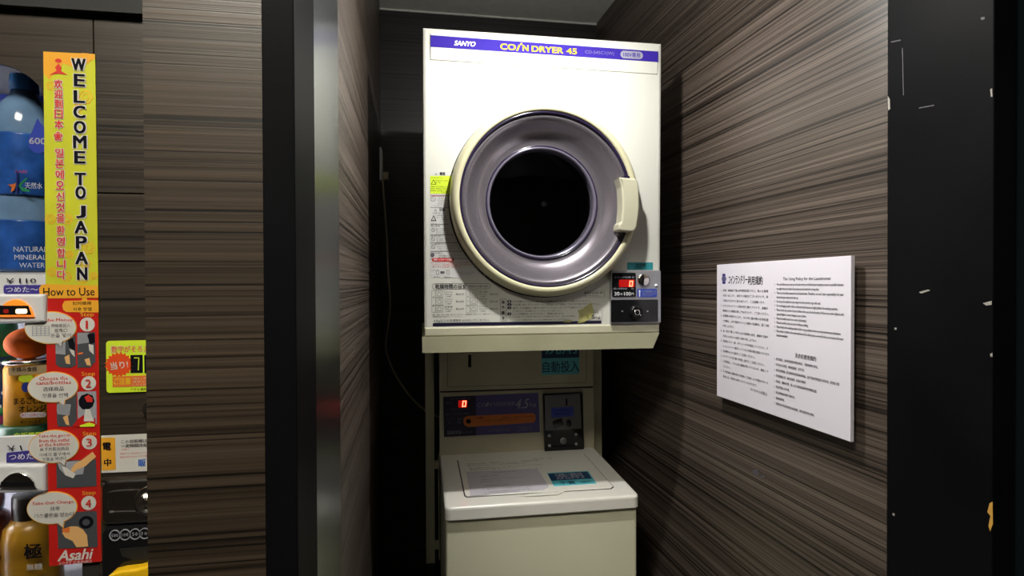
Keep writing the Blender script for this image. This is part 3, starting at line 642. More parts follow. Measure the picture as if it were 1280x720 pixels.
MB().prism(W3, pxpoly(W3, [(689, 495.5), (717, 494), (718.5, 534), (690, 535.5)]), .0024, .0032).build('centre_plate', 'dull', cm)
MB().prism(W3, pxrect(W3, 706.8, 498, 708.8, 506.5), .0032, .0040).build('coin_slot', 'ink', cm)
MB().prism(W3, pxpoly(W3, [(688.5, 509.3), (716.5, 507.7), (717, 520), (689, 522)]), .0033, .0040).build('blue_label', 'blue_label', cm)
MB().prism(W3, pxpoly(W3, [(690, 527), (701.5, 522.5), (704, 531), (693, 535)]), .0033, .010, .001).build('return_lever', 'gloss_black', cm)
MB().prism(W3, pxell(W3, 710.5, 529, 3.4, 5), .0033, .0040).build('coin_return', 'gloss_black', cm)
letters('lettering', cm, 'ink', W3, [('100円硬貨投入口', 702.5, 512.3, 22, 2.4), ('硬貨返却', 702.5, 516.6, 18, 2.2)], .0045)
for x, y in ((686.5, 544.5), (720, 542.8), (686.8, 557), (720.2, 554.8)):
    MB().lathe(W3.at(*W3.uv(x, y), 0), A, [(.0052, 0), (.0052, .002), (.0035, .004), (1e-7, .0045)], 16, close=True).build('screw', 'silver', cm)
MB().lathe(W3.at(*W3.uv(704, 550.8), 0), A, [(.0105, 0), (.0105, .004), (.009, .006), (1e-7, .006)], 24, close=True).build('lock', 'silver', cm)
letters('lettering', cm, 'ink', W3, [('◎', 704, 550.8, 4.6, 4.6)], .0065)
ts = MB().prism(W2, pxrect(W2, 677, 421, 723.7, 468), .0012, .0018).build('detergent_sticker', 'teal2', wa, label='teal sticker half hidden behind the dryer')
MB().prism(W2, pxrect(W2, 677, 422, 723.7, 447.3), .0018, .0021).build('sticker_field', 'deepteal', wa)
letters('lettering', wa, 'teal2', W2, [('洗剤', 701, 433.6, 40, 18, {'bold': .02})], .0024)
letters('lettering', wa, 'deepteal', W2, [('自動投入', 701, 458.2, 46, 14, {'bold': .015})], .0024)

# ------------------------------------------------------------------ notice board on the right wall
nb = thing('notice_board', 'white acrylic laundry rules board on the right wood wall', 'sign', tuple(RWS.at(.2, -.33, 0)))
P = Surf(RWS.at(0, 0, .022), RWS.u, RWS.v)
bq = pxpoly(P, [(896, 331), (1064, 319.5), (1063, 552.5), (896, 494.5)])
bd = MB().prism(P, bq, -.007, 0, .0008).build('board', 'paper', nb)
us = [q[0] for q in bq]; vs_ = [q[1] for q in bq]; U0, U1, Vb, Vt = min(us), max(us), min(vs_), max(vs_)
MB().box((0, 0, 0), (0, 0, 0))
for u in (U0+.03, U1-.03):
    for v in (Vb+.03, Vt-.03): MB().lathe(RWS.at(u, v, 0), RWS.n, [(.008, 0), (.008, .0152)], 16).build('standoff', 'chrome', nb)
def rl(px, py, px1, h, s, **k):
    u0, v = P.uv(px, py); u1 = P.uv(px1, py)[0]
    return (s, (u0+u1)/2, v, abs(u1-u0), h, dict(k, line=1))
jl = [('一、', '洗濯・乾燥終了後は長時間放置すると、他のお客様'), ('', 'が取り出したり、紛失する場合がございますので、終'), ('', '了後はすみやかに取り出すよう、ご注意願います。'),
      ('二、', 'コインランドリーは基本的に無人ですので、盗難や'), ('', '破損などの補償は致しかねますので、ご了承ください。'), ('三、', '洗濯物の色移りにより、ならびに縮み等の化学処理'),
      ('', 'の衣類は、ムダで使用するペット関係の洗濯物は、固くお断'), ('', 'り申し上げます。'), ('四、', '油・泥など著しい汚れのある洗濯物の染色、機器を汚損す'), ('', 'る恐れのあるものは固くお断り申し上げます。'),
      ('五、', '洗濯前にもう一度、ポケットの中を確認してください。テ'), ('', 'ィッシュペーパー類が入っていると衣類が傷む原因となります。'), ('六、', '洗濯物の入れ過ぎにご注意ください。'), ('七、', 'デリケートな衣類の乾燥し過ぎにご注意ください。'),
      ('八、', 'ご利用前に、ドラム内に異物が残っていないか、確認して'), ('', 'ください。'), ('九、', 'その他当館の判断が係るお客様のご利用による不都合があった'), ('', '場合には、利用をお断りさせていただきます。')]
jw = [56, 56, 52, 56, 57, 56, 57, 14, 56, 42, 56, 58, 40, 52, 56, 10, 56, 42]
v0 = P.uv(903, 363)[1]; v1 = P.uv(903, 470)[1]; ux = lambda x: P.uv(x, 400)[0]
sg = 1 if ux(960) > ux(900) else -1
it = []
for i, (a, b) in enumerate(jl):
    v = v0+(v1-v0)*i/17
    if a: it.append((a, (ux(900.5)+ux(903))/2, v, .005, .0052, {'line': 1, 'bold': .01}))
    e = 903.5+jw[i]*58/57; it.append((b, (ux(903.8)+ux(e))/2, v, abs(ux(e)-ux(903.8)), .0058, {'line': 1, 'bold': .012}))
it.append(('アパホテル支配人', (ux(938)+ux(959.5))/2, P.uv(949, 490)[1], abs(ux(959.5)-ux(938)), .0068, {'line': 1, 'bold': .012}))
uvletters('lettering', nb, 'ink', P, it, .0004)
uvletters('lettering', nb, 'ink', P, [('コインランドリー', (ux(910.8)+ux(934.5))/2, P.uv(922, 349.7)[1], abs(ux(934.5)-ux(910.8)), .0195, {'bold': .02, 'shear': .1}), ('利用規約', (ux(935)+ux(953.5))/2, P.uv(944, 350.6)[1], abs(ux(953.5)-ux(935)), .0195, {'bold': .02}),
    ('The Using Policy for the Laundromat', (ux(979)+ux(1038.5))/2, P.uv(1009, 348.8)[1], abs(ux(1038.5)-ux(979)), .0078, {'bold': .008}), ('洗衣机使用规约', (ux(994)+ux(1020.5))/2, P.uv(1007, 446.5)[1], abs(ux(1020.5)-ux(994)), .0095, {'bold': .015})], .0004)
el = [('1.', 'We would like you to take your laundry when you finished your laundry as soon as possible because', 1054.5), ('', 'we might free your laundry if you leave your laundry for a long time.', 1024), ('2.', 'There are basically unmanned in the laundromat. Therefore, we can\'t take responsibility for your', 1054.5),
      ('', 'laundry that gets stolen and broken up.', 998), ('3.', 'Do not put the clothes for pets, diaper for kids and dirty rags with mud.', 1026), ('4.', 'Do not bringing laundry which is dirty and oily because it might pollute the washing machine.', 1047.5),
      ('5.', 'Please check any pocket of your clothes when you do the laundry. If there are some objects and', 1054.5), ('', 'cigarette lighter, it causes damage to your clothes.', 1008), ('6.', 'Please be careful to put in too much to the laundry.', 1008.5), ('7.', 'Please be careful to dry too much of delicate clothing.', 1010.5),
      ('8.', 'Please check in the washing machine before using whether there are some extraneous substances.', 1051.5), ('9.', 'If you make a trouble in the wash machine and the other guests, we would ask you to stop to do your', 1054.5), ('', 'laundry immediately.', 985)]
v0 = P.uv(969, 355.5)[1]; v1 = P.uv(969, 418.5)[1]; it = []
for i, (a, b, e) in enumerate(el):
    v = v0+(v1-v0)*i/12
    if a: it.append((a, (ux(968)+ux(969.6))/2, v, .0025, .005, {'line': 1}))
    it.append((b, (ux(971)+ux(e))/2, v, abs(ux(e)-ux(971)), .0066, {'line': 1, 'bold': .012}))
cl = [('洗衣结束后，如长时间放置衣物而未取出，可能会被他人取出。', 1023), ('本洗衣房无人管理，如有被盗破损，恕不负责。', 1006), ('请勿洗涤宠物用品，婴儿用的尿布及带泥的抹布等物品，油污严重的衣物可能会污染洗衣机，请勿放入洗涤', 1049.5), ('洗衣前请确认口袋，如有打火机等，会造成衣物损坏。', 1008), ('洗涤前，请确认衣物，放入过多或者容易损坏的衣物请注意', 1021), ('请注意不要放入过多衣物。', 987), ('请注意精细衣物的干燥时间。', 994), ('请确认机器内部。', 981), ('如果给洗衣机或其他客人造成麻烦，我们将要求停止使用。', 1018.5)]
v0 = P.uv(969, 448.5)[1]; v1 = P.uv(969, 504)[1]
for i, (b, e) in enumerate(cl):
    v = v0+(v1-v0)*i/8; it.append(('%d.' % (i+1), (ux(967.6)+ux(969.2))/2, v, .0025, .005, {'line': 1})); it.append((b, (ux(970)+ux(e))/2, v, abs(ux(e)-ux(970)), .0056, {'line': 1, 'bold': .015}))
uvletters('lettering', nb, 'ink', P, it, .0004)
lg = P.uv(905, 348.5); m = MB(); m.prism(P, rrect(lg[0]-.0062, lg[1]-.012, lg[0]+.0062, lg[1]+.012, .002), .0001, .0005); m.prism(P, ell(lg[0], lg[1], .0095, .007), .0001, .0006); m.build('emblem', mat('indigo_emblem', (.04, .03, .22), .4), nb)
m = MB(); o = ell(lg[0], lg[1], .0088, .0063); m.frame(P, o, inset(o, .0011), .0006, .0009); m.build('emblem_ring', 'ltgrey', nb)
uvletters('lettering', nb, 'ltgrey', P, [('APA', lg[0], lg[1], .013, .006)], .0010)

# ------------------------------------------------------------------ outlet and cord
ou = thing('wall_outlet', 'cream outlet plate low on the left wall behind the dryer', 'outlet', (LW(2.12), 2.12, CZ+.43))
MB().box((LW(2.12)-.001, 2.085, CZ+.375), (LW(2.12)+.008, 2.150, CZ+.495)).build('cover_plate', 'white', ou, bevel=.002)
MB().box((LW(2.12)+.008, 2.10, CZ+.395), (LW(2.12)+.0095, 2.135, CZ+.475)).build('socket', 'cream', ou)
pc = thing('power_cord', 'beige power cord hanging from the outlet down behind the washer', 'cord', (-.13, 2.1, CZ+.37))
m = MB().box((LW(2.12)+.0095, 2.108, CZ+.380), (LW(2.12)+.030, 2.128, CZ+.410)); m.build('plug', 'cable', pc, bevel=.003)
cp = [(478.5, 219, 2.11), (479, 236, 2.1), (481, 262, 2.1), (483.5, 300, 2.1), (485, 340, 2.1), (487.5, 375, 2.1), (486, 400, 2.1), (482.5, 425, 2.1), (483, 440, 2.1), (490, 460, 2.09), (500, 478, 2.08), (514, 497, 2.06), (530, 512, 2.04), (545, 520, 2.02), (552, 522, 1.98)]
cps = [on_y(*c) for c in cp]; dense = []
for i in range(len(cps)-1):
    p0, p1, p2, p3 = cps[max(i-1, 0)], cps[i], cps[i+1], cps[min(i+2, len(cps)-1)]
    for t in (0, .25, .5, .75): dense.append(.5*((2*p1)+(-p0+p2)*t+(2*p0-5*p1+4*p2-p3)*t*t+(-p0+3*p1-3*p2+p3)*t**3))
dense.append(cps[-1])
MB().tube(dense, .0035, 8).build('cable', 'cable', pc)

# ------------------------------------------------------------------ vending machine
VY = .80
V = Surf((0, VY, CZ), (1, 0, 0), (0, 0, 1))
vm = thing('vending_machine', 'wood-wrapped drinks vending machine behind the brown laminate pier', 'vending machine', (-.8, 1.1, 0))
VX0, VX1 = -1.25, -.305; zr = lambda y, x=90: V.uv(x, y)[1]
# cabinet shell around the display
m = MB(); m.box((VX0, 1.05, .0), (VX1, 1.45, CZ+.345)); m.box((VX0, VY+.005, 0), (VX0+.02, 1.05, CZ+.345)); m.box((-.42, VY+.005, 0), (VX1, 1.05, CZ+.345)); m.box((VX0, VY+.005, CZ+.338), (-.42, 1.05, CZ+.345)); m.box((VX0, VY+.005, 0), (-.42, 1.05, CZ-.62))
m.build('cabinet', 'matte_black', vm)
# wood-wrapped panels: arch over the window and three panels on the right
arch = [(-40, 80), (-15, 80), (0, 81), (14, 84), (28, 90), (40, 98), (50, 107), (56, 114)]
au = [V.uv(*a) for a in arch]
zt = .345; xr = V.uv(121, 200)[0]
m = MB(); k = len(au)
poly = [(VX0, au[0][1]), *au, (V.uv(58, 130)[0], V.uv(58, 130)[1]), (xr-.001, V.uv(100, 130)[1]), (xr-.001, zt), (VX0, zt)]
m.prism(V, poly, -.004, .004).build('arch_panel', 'wood_vend', vm)
seams = [zt, V.uv(155, 242.5)[1], V.uv(155, 327)[1], V.uv(155, 600)[1], -1.5]
for i in range(4):
    MB().prism(V, [(xr, seams[i+1]+.0008), (VX1, seams[i+1]+.0008), (VX1, seams[i]-.0008), (xr, seams[i]-.0008)], -.006, .004, .0008).build('wood_panel', 'wood_vend', vm)
MB().prism(V, [(-.435, -1.5), (xr-.001, -1.5), (xr-.001, V.uv(100, 130)[1]-.001), (-.435, V.uv(60, 130)[1]-.001)], -.006, .002).build('window_stile', mat('dark_stile', (.03, .025, .022), .5), vm)
MB().box((VX0+.02, .96, CZ-.60), (-.42, .965, CZ+.338)).build('display_back', mat('display_back', (.22, .22, .27), .5), vm)
tubem = mat('display_tube_glow', (.9, .9, .9), .5, emit=(.95, .97, 1), es=CASE_W)
MB().tube([(-.70, VY+.03, CZ-.55), (-.70, VY+.03, CZ+.25)], .008).build('lamp_tube', tubem, vm)
MB().box((VX0+.02, VY+.001, CZ-.60), (-.425, VY+.003, CZ+.338)).build('window_glass', 'glass', vm)
# rows: price rail and button housing under each row of drinks
G = Surf((0, VY-.004, CZ), (1, 0, 0), (0, 0, 1))
wr_m = mat('white_rail', (.62, .62, .63), .35); M['railw'] = wr_m
M['violet_tab'] = mat('violet_tab', (.045, .035, .24), .4)
M['amber_glow'] = mat('amber_lit_button', (.6, .2, .02), .3, emit=(1, .22, .02), es=.75)
M['hot_glow'] = mat('lit_lamp_in_button', (.9, .6, .3), .3, emit=(1, .62, .28), es=3.2)
M['dim_red'] = mat('dim_red_lamp', (.2, .01, .01), .3, emit=(1, .03, .01), es=.12)
def rail(name, y0, y1, y2):
    """price strip between y0 and y1, button housing between y1 and y2"""
    r_ = MB().prism(G, pxrect(G, -60, y0, 61, y1), -.008, -.001).build('price_rail', 'railw', vm)
    q = [(-60, y1), (61, y1-.5), (61, y2-3), (58, y2-1), (-60, y2+2)]
    MB().prism(G, pxpoly(G, q), -.008, .008, .004).build('button_housing', 'railw', vm)
    return r_
rail('a', 343, 368, 404); rail('b', 547, 579, 614)
letters('lettering', vm, 'ink', G, [('￥110', 26.5, 350.8, 38, 6, {'bold': .02}), ('￥1 1 0', 32, 559.5, 44, 7, {'bold': .01, 'shear': -.25})], .0006)
MB().prism(G, pxrect(G, 5, 356.2, 62, 367.2, .003), -.001, .0008).build('violet_tab', 'violet_tab', vm)
MB().prism(G, pxpoly(G, [(9, 566), (62, 560.5), (62, 576), (8.5, 578), (8.5, 569)]), -.001, .0008).build('violet_tab', 'violet_tab', vm)
letters('lettering', vm, 'white', G, [('つめた〜い', 33, 361.8, 50, 6.5, {'bold': .01}), ('つめた〜い', 38, 569.8, 52, 7.5, {'bold': .01})], .0012)
G8 = Surf(G.at(0, 0, .008), G.u, G.v)
def button(yb, yt, lit):
    x0, x1, xc = (-3, 43.5, 21) if lit else (1, 46.5, 23.5)
    arc = [(x0, yb)]+[(xc-22+44*i/12, yb-3-(yb-3-yt)*math.sin(math.pi*i/12)**.6) for i in range(13)]+[(x1, yb)]
    b = MB().prism(G8, pxpoly(G8, arc), 0, .003, .001).build('select_button', 'amber_glow' if lit else 'chrome', vm, label='amber lit button' if lit else 'dark unlit button')
    Gb = Surf(G8.at(0, 0, .003), G.u, G.v)
    MB().prism(Gb, pxpoly(Gb, [(x0+.5, yb-2), (x1-3, yb-2), (x1-4, yt+12), (x0+.5, yt+12)] if not lit else [(x0, yb-2.5), (x1-4, yb-2.5), (x1-8, yt+8), (x0, yt+8)]), 0, .0008).build('button_window', 'gloss_black', b)
    if lit:
        MB().prism(Gb, pxrect(Gb, 20.5, yb-10, 34.5, yb-4, .002), .0008, .0015).build('lit_lamp', 'hot_glow', b)
        MB().prism(Gb, pxrect(Gb, 5, yb-9.5, 11.5, yb-4.5, .0015), .0008, .0013).build('dim_lamp', 'dim_red', b)
button(396, 374, True); button(609.5, 590, False)
M['bottle_blue'] = mat('blue_bottle_label', (.03, .13, .50), .25, vary=.5, vscale=40, coat=.4)
M['bottle_body'] = mat('pale_blue_plastic', (.20, .34, .55), .12, coat=.5, vary=.3, vscale=30)
M['cap_blue'] = mat('blue_cap', (.05, .28, .70), .3)
M['deep_blue'] = mat('deep_blue', (.02, .04, .30), .45)
def prof_obj(nm, c, prof, m, par, seg=40): return MB().lathe(c, (0, 0, 1), prof, seg).build(nm, m, par)
def water(px, py_base, Yc, lab):
    b = on_y(px, py_base, Yc); t = thing('water_bottle', lab, 'bottle', tuple(b), 'water bottles in the top row of the display')
    R = .036
    prof_obj('bottle_body', b, [(R*.9, 0), (R, .006), (R, .03), (R*.97, .035), (R, .04), (R, .095), (R*.9, .105), (R, .115), (R, .185), (R*.96, .20), (R*.72, .222), (.016, .236), (.014, .244)], 'bottle_body', t)
    prof_obj('label_sleeve', b, [(R+.0006, .100), (R+.0008, .102), (R+.0008, .179), (R+.0004, .181)], 'bottle_blue', t)
    prof_obj('label_sleeve', b, [(R+.0006, .003), (R+.0008, .006), (R+.0008, .066), (R+.0004, .068)], 'bottle_blue', t)
    prof_obj('cap', b, [(.0155, .243), (.0155, .262), (.0145, .264), (1e-7, .264)], 'cap_blue', t)
    return t, b
wt, wb = water(33, 341, .85, 'blue water bottle beside the yellow welcome strip in the top row')
water(-42, 341, .85, 'blue water bottle cut by the left edge of the photo, top row')
Wl = Surf((0, .8125, CZ), (1, 0, 0), (0, 0, 1))
letters('lettering', wt, 'white', Wl, [('NATURAL', 38, 311.5, 42, 6.5, {'bold': .0}), ('MINERAL', 38, 321.5, 40, 6), ('WATER', 40, 331.5, 32, 6)], .0)
letters('lettering', wt, 'red_ink', Wl, [('Asahi', 26, 214, 15, 4.5, {'bold': .01})], .0)
letters('lettering', wt, 'white', Wl, [('天然水', 42, 232, 22, 8)], .0)
M['green_ink'] = mat('green_ink', (.02, .30, .12), .5); M['orange_ink'] = mat('orange_ink', (.75, .18, .03), .5); M['blueprint'] = mat('dark_blue_stroke', (.02, .03, .2), .5)
MB().prism(Wl, pxpoly(Wl, [(21, 212), (22.5, 215), (22.5, 244), (20, 240)]), 0, .0006).build('stroke', 'blueprint', wt)
MB().prism(Wl, pxpoly(Wl, [(23, 232), (33, 222), (34, 224), (26, 233), (38, 238), (37, 240), (28, 239)]), 0, .0006).build('stroke', 'green_ink', wt)
MB().prism(Wl, pxpoly(Wl, [(10, 231), (18, 230), (21, 228), (18, 238), (14, 240), (15, 234)]), 0, .0006).build('stroke', 'orange_ink', wt)
# round capacity tag stuck inside the glass
tg = MB().prism(G, pxpoly(G, [(47, 148), (54, 158), (60, 168), (62, 180), (58, 189), (50, 192), (42, 190), (36, 184), (36, 174), (41, 163)]), -.001, .0006).build('capacity_tag', 'deep_blue', vm, label='dark blue drop-shaped tag')
letters('lettering', vm, 'ltgrey', G, [('600', 47.5, 176.4, 21, 8, {'bold': .03})], .0010)
MB().box((VX0+.03, .91, CZ+.262), (-.43, .913, CZ+.336)).build('backing_card', mat('grey_card', (.20, .205, .25), .6), vm)
MB().box((VX0+.03, .90, CZ+.15), (-.43, .904, CZ+.270)).build('backing_card', 'deep_blue', vm)
# second row
def can(px, pb, Yc, lab):
    b = on_y(px, pb, Yc); b.z = ZJ; t = thing('drink_can', lab, 'can', tuple(b)); R = .033
    prof_obj('base_band', b, [(R*.9, 0), (R, .004), (R, .026)], mat('magenta_band', (.22, .02, .10), .3, coat=.4), t)
    prof_obj('green_band', b, [(R+.0005, .026), (R+.0005, .036)], mat('green_band', (.03, .28, .12), .3), t)
    prof_obj('can_body', b, [(R, .036), (R, .104), (R*.98, .106)], mat('blue_can', (.02, .06, .40), .25, coat=.4, vary=.4, vscale=30), t)
    prof_obj('upper_band', b, [(R*.98, .106), (R*.98, .152), (R*.8, .158), (1e-7, .158)], mat('green_can_top', (.03, .22, .10), .35, vary=.4, vscale=25), t)
    m = MB()
    for x, y in ((5, 491), (1, 497), (8, 503), (3, 508), (11, 485)): m.prism(Surf((0, b.y-R-.0006, CZ), (1, 0, 0), (0, 0, 1)), pxell(Surf((0, b.y-R-.0006, CZ), (1, 0, 0), (0, 0, 1)), x-2, y, 1.4, 2.2, 12), 0, .0005)
    m.build('printed_fish', 'ltgrey', t)
ZJ = on_y(40, 547, .845).z
can(-14, 549, .89, 'blue can with green top at the left photo edge, middle row')
ob = on_y(40, 547, .845); ZJ = ob.z; oj = thing('orange_juice', 'orange juice can with an orange fruit on top, middle row', 'can', tuple(ob)); R = .0285
M['oran'] = mat('orange_can', (.95, .40, .015), .45, coat=0, spec=.2, vary=.25, vscale=22); M['fruit'] = mat('orange_fruit', (.80, .13, .004), .6, spec=.15, bump=.5, bscale=300)
prof_obj('green_base', ob, [(R+.004, 0), (R+.005, .002), (R+.005, .020), (R+.002, .022)], mat('dark_green_base', (.02, .10, .05), .4), oj)
prof_obj('can_body', ob, [(R, .022), (R, .094), (R*.95, .098), (R*.92, .100)], 'oran', oj)
prof_obj('can_lid', ob, [(R*.92, .100), (R+.002, .102), (R+.003, .105), (R-.002, .108), (R*.8, .107), (1e-7, .107)], 'chrome', oj)
fo = V3(ob)+V3((-.001, -.002, .1065)); prof_obj('fruit', fo, [(.026*math.sin(math.pi*i/14)+1e-7, .021-.021*math.cos(math.pi*i/14)) for i in range(15)], 'fruit', oj)
Oj = Surf((0, ob.y-R-.006, CZ), (1, 0, 0), (0, 0, 1))
MB().prism(Oj, pxpoly(Oj, [(11, 460), (62, 455.5), (62, 466.5), (12, 469.5)]), 0, .001).build('name_plate', mat('tan_plate', (.50, .36, .19), .5), oj)
letters('lettering', oj, 'ink', Oj, [('手摘み食感', 31, 461.5, 32, 6, {'bold': .02}), ('まるごしぼり', 41, 500.5, 46, 8.5, {'bold': .03}), ('オレンジ', 41.5, 510.5, 34, 8.5, {'bold': .03}), ('果汁 30%未満', 39, 527, 26, 4)], .0013)
MB().prism(Oj, pxell(Oj, 33, 484, 5.5, 6), 0, .001).build('round_mark', 'deep_blue', oj)
MB().prism(Oj, pxell(Oj, 32, 473, 9, 5), -.003, 0).build('leaf_mark', 'lime', oj)
MB().prism(Oj, pxrect(Oj, 26, 515.5, 58, 521.5, .003), 0, .0008).build('red_tab', 'white', oj)
letters('lettering', oj, 'red_ink', Oj, [('ひとつぶひとつぶ', 42, 518.5, 29, 4.2, {'bold': .03})], .0013)
letters('lettering', oj, 'lime', Oj, [('自販機限定', 41, 543.5, 44, 7.5, {'bold': .04})], .0016)
# third row
M['tea'] = mat('amber_tea_bottle', (.50, .25, .012), .35, coat=.2, vary=.3, vscale=20); M['redtea'] = mat('dark_red_bottle', (.16, .025, .012), .18, coat=.6); M['blackcap'] = mat('dark_brown_cap', (.03, .018, .01), .35)
tb = on_y(42, 742, .85); te = thing('coffee_bottle', 'amber bottle with black brush character, bottom row', 'bottle', tuple(tb)); R = .033
prof_obj('bottle_body', tb, [(R*.9, 0), (R, .005), (R, .055), (R*.96, .06), (R, .065), (R, .080), (R*.93, .094), (R*.62, .108)], 'tea', te)
prof_obj('cap', tb, [(R*.64, .106), (R*.66, .108), (R*.66, .135), (R*.6, .138), (1e-7, .138)], 'blackcap', te)
Te = Surf((0, tb.y-R-.001, CZ), (1, 0, 0), (0, 0, 1))
letters('lettering', te, 'ink', Te, [('極', 41, 689, 23, 19, {'bold': .03})], .0)
letters('lettering', te, 'white', Te, [('無糖', 43, 708.5, 20, 8, {'bold': .01})], .0)
rb = on_y(-17, 760, .85); rb.z = tb.z; rbt = thing('red_tea_bottle', 'dark red bottle with round cap at the left photo edge, bottom row', 'bottle', tuple(rb)); R = .031
prof_obj('bottle_body', rb, [(R*.9, 0), (R, .005), (R, .09), (R*.8, .11), (R*.5, .118)], 'redtea', rbt)
prof_obj('cap', rb, [(R*.5, .114), (R*.62, .118), (R*.66, .130), (R*.62, .143), (R*.4, .15), (1e-7, .151)], 'redtea', rbt)
for zz in (wb.z, ZJ, tb.z): MB().box((VX0+.03, .812, zz-.006), (-.43, .955, zz-.0003)).build('shelf', 'railw', vm)

# the long strip poster
Q = Surf((0, VY-.0045, CZ), (1, 0, 0), (0, 0, 1))
TLu, TRu = Q.uv(55, 65)[0], Q.uv(119.5, 68)[0]
def ps(name, pts, m, n0, n1, par=None, lab=None): return MB().prism(Q, pxpoly(Q, pts), n0, n1).build(name, m, par or po, label=lab)
M['py'] = mat('poster_yellow', (.56, .57, .03), .4, vary=.12, vscale=12); M['po'] = mat('poster_orange', (.80, .38, .03), .4); M['pr'] = mat('poster_red', (.52, .015, .012), .35)
M['pg'] = mat('picture_grey', (.06, .065, .075), .5); M['pg2'] = mat('picture_light_grey', (.32, .33, .36), .5); M['skin'] = mat('drawn_skin', (.75, .42, .16), .5); M['bub'] = mat('bubble_white', (.62, .60, .56), .5); M['pink'] = mat('pink_print', (.8, .12, .2), .5)
po = MB().prism(Q, pxpoly(Q, [(55, 65), (119.5, 68), (123.5, 375), (127.5, 701), (62.6, 707), (58, 375)]), 0, .0012).build('instruction_poster', 'py', vm, label='long strip poster, yellow above and red below')
ps('orange_corner', [(55, 65), (119.5, 68), (119.5, 74), (96, 86), (80, 80), (62, 100), (55.3, 92)], 'po', .0012, .0014)
mb = MB()
for x, y, s in ((66, 76, 7), (84, 72, 6), (107, 74, 8), (108, 122, 9), (98, 136, 6), (64, 108, 6), (64, 274, 7), (85, 274, 7), (112, 310, 8), (108, 330, 7), (66, 340, 6), (84, 346, 7), (104, 348, 7), (118, 345, 5), (88, 318, 5)):
    for k in (1, .55):
        o = pxell(Q, x, y, s*k, s*k, 6); mb.frame(Q, o, inset(o, .0009), .0013, .0016)
mb.build('pattern', 'po', po)
ps('red_field', [(58, 373), (123.5, 372.5), (127.5, 701), (62.6, 707)], 'pr', .0012, .0015)
ps('orange_banner', [(50, 361), (53, 356), (59, 355), (123, 357), (124, 369), (124, 372), (56, 373), (51, 369)], 'po', .0015, .0019)
ps('orange_pill', [(79, 381), (82, 376), (103, 375.5), (104, 372), (109, 372), (110, 375), (124, 375.5), (124.5, 390.5), (84, 390), (80, 387)], 'po', .0015, .0019)
WEL = [(c, x, y, wd, 15.5, {'bold': .06, 'res': 4}) for c, x, y, wd in (('W', 99.5, 81.7, 18), ('E', 100.5, 101, 14), ('L', 100.3, 121.5, 14), ('C', 100.5, 140.5, 15), ('O', 101, 159.5, 15), ('M', 101, 177.8, 17), ('E', 101, 197, 14), ('T', 101.5, 224, 14), ('O', 102, 241, 13), ('J', 102.5, 265, 12), ('A', 102.5, 284, 16), ('P', 103, 303, 14), ('A', 103.3, 322.5, 16), ('N', 104, 342, 13))]
letters('lettering', po, 'ink', Q, WEL+[('How to Use', 87.5, 364.6, 64, 10, {'bold': .01}), ('如何使用', 103.5, 379, 23, 4.5), ('사용 방법', 104, 386.3, 23, 4.5)], .0022)
letters('letter_outline', po, 'bub', Q, [(c, x, y, wd+2.4, 17.5, {'bold': .16, 'res': 3}) for c, x, y, wd, h, o in WEL], .0018)
HAN = [(c, x, y, 10.5, 11, {'bold': .035}) for c, x, y in (('欢', 74, 105.7), ('迎', 74.3, 118.2), ('到', 74.5, 130.7), ('日', 74.7, 143.2), ('本', 75, 156), ('❀', 74, 170.7), ('일', 75.5, 191.7), ('본', 75.8, 205), ('에', 76, 218.5), ('오', 76.3, 232), ('신', 76.7, 246), ('것', 76.9, 259.5), ('을', 77, 272.8), ('환', 77.2, 288), ('영', 77.4, 302), ('합', 77.7, 316.2), ('니', 77.7, 330.4), ('다', 78, 343.5))]
letters('lettering', po, 'red_ink', Q, HAN, .0022)
letters('letter_outline', po, 'bub', Q, [(c, x, y, 12, 12.5, {'bold': .11}) for c, x, y, w_, h, o in HAN], .0018)
m = MB(); m.prism(Q, pxpoly(Q, [(63, 94), (72, 89), (70, 85), (74, 80), (78, 85), (77, 89), (85, 94), (74, 92.5)]), .0014, .0018); m.prism(Q, pxell(Q, 74, 76.5, 4, 2.6, 12), .0014, .0018); m.build('drawing', 'red_ink', po)
steps = [((65, 409.5, 32.5, 20.5), (110.3, 405.5), (110, 393.6), [('Insert the Money', 400.2, 54, 5.2, 'r')], [('把纸币投入', 406.8, 24, 4.6, 12), ('投币口', 412.8, 16, 4.6, 12), ('돈을 넣어', 418.8, 25, 5, 12)]),
         ((67.8, 483.6, 31.5, 19.5), (112, 478.7), (111.4, 467.5), [('Choose the', 472.3, 36, 5, 'r'), ('cans/bottles', 477.6, 44, 5, 'r')], [('选择商品', 485.6, 26, 5.5, 0), ('상품을 선택', 493.6, 32, 5.5, 2)]),
         ((69, 557.5, 31.5, 21), (113, 552.3), (113, 542), [('Take the goods', 544.2, 40, 4.6, 'r'), ('from the outlet', 549.6, 38, 4.6, 'r'), ('at the bottom', 554.6, 38, 4.6, 'r')], [('从下方取出商品', 560.3, 36, 4.4, 0), ('아래의 출구에서', 567, 38, 4.4, 0), ('상품을 꺼낸다', 572.6, 30, 4.4, 0)]),
         ((66.8, 634, 31.5, 20.5), (112, 628), (112.4, 616), [('Take Out Change', 627.6, 52, 5.4, 'r')], [('找零', 634.5, 12, 5, 3), ('거스름돈을 받는다', 642.5, 50, 5.5, 2)])]
sr, sk_, sy, sw = [], [], [], []
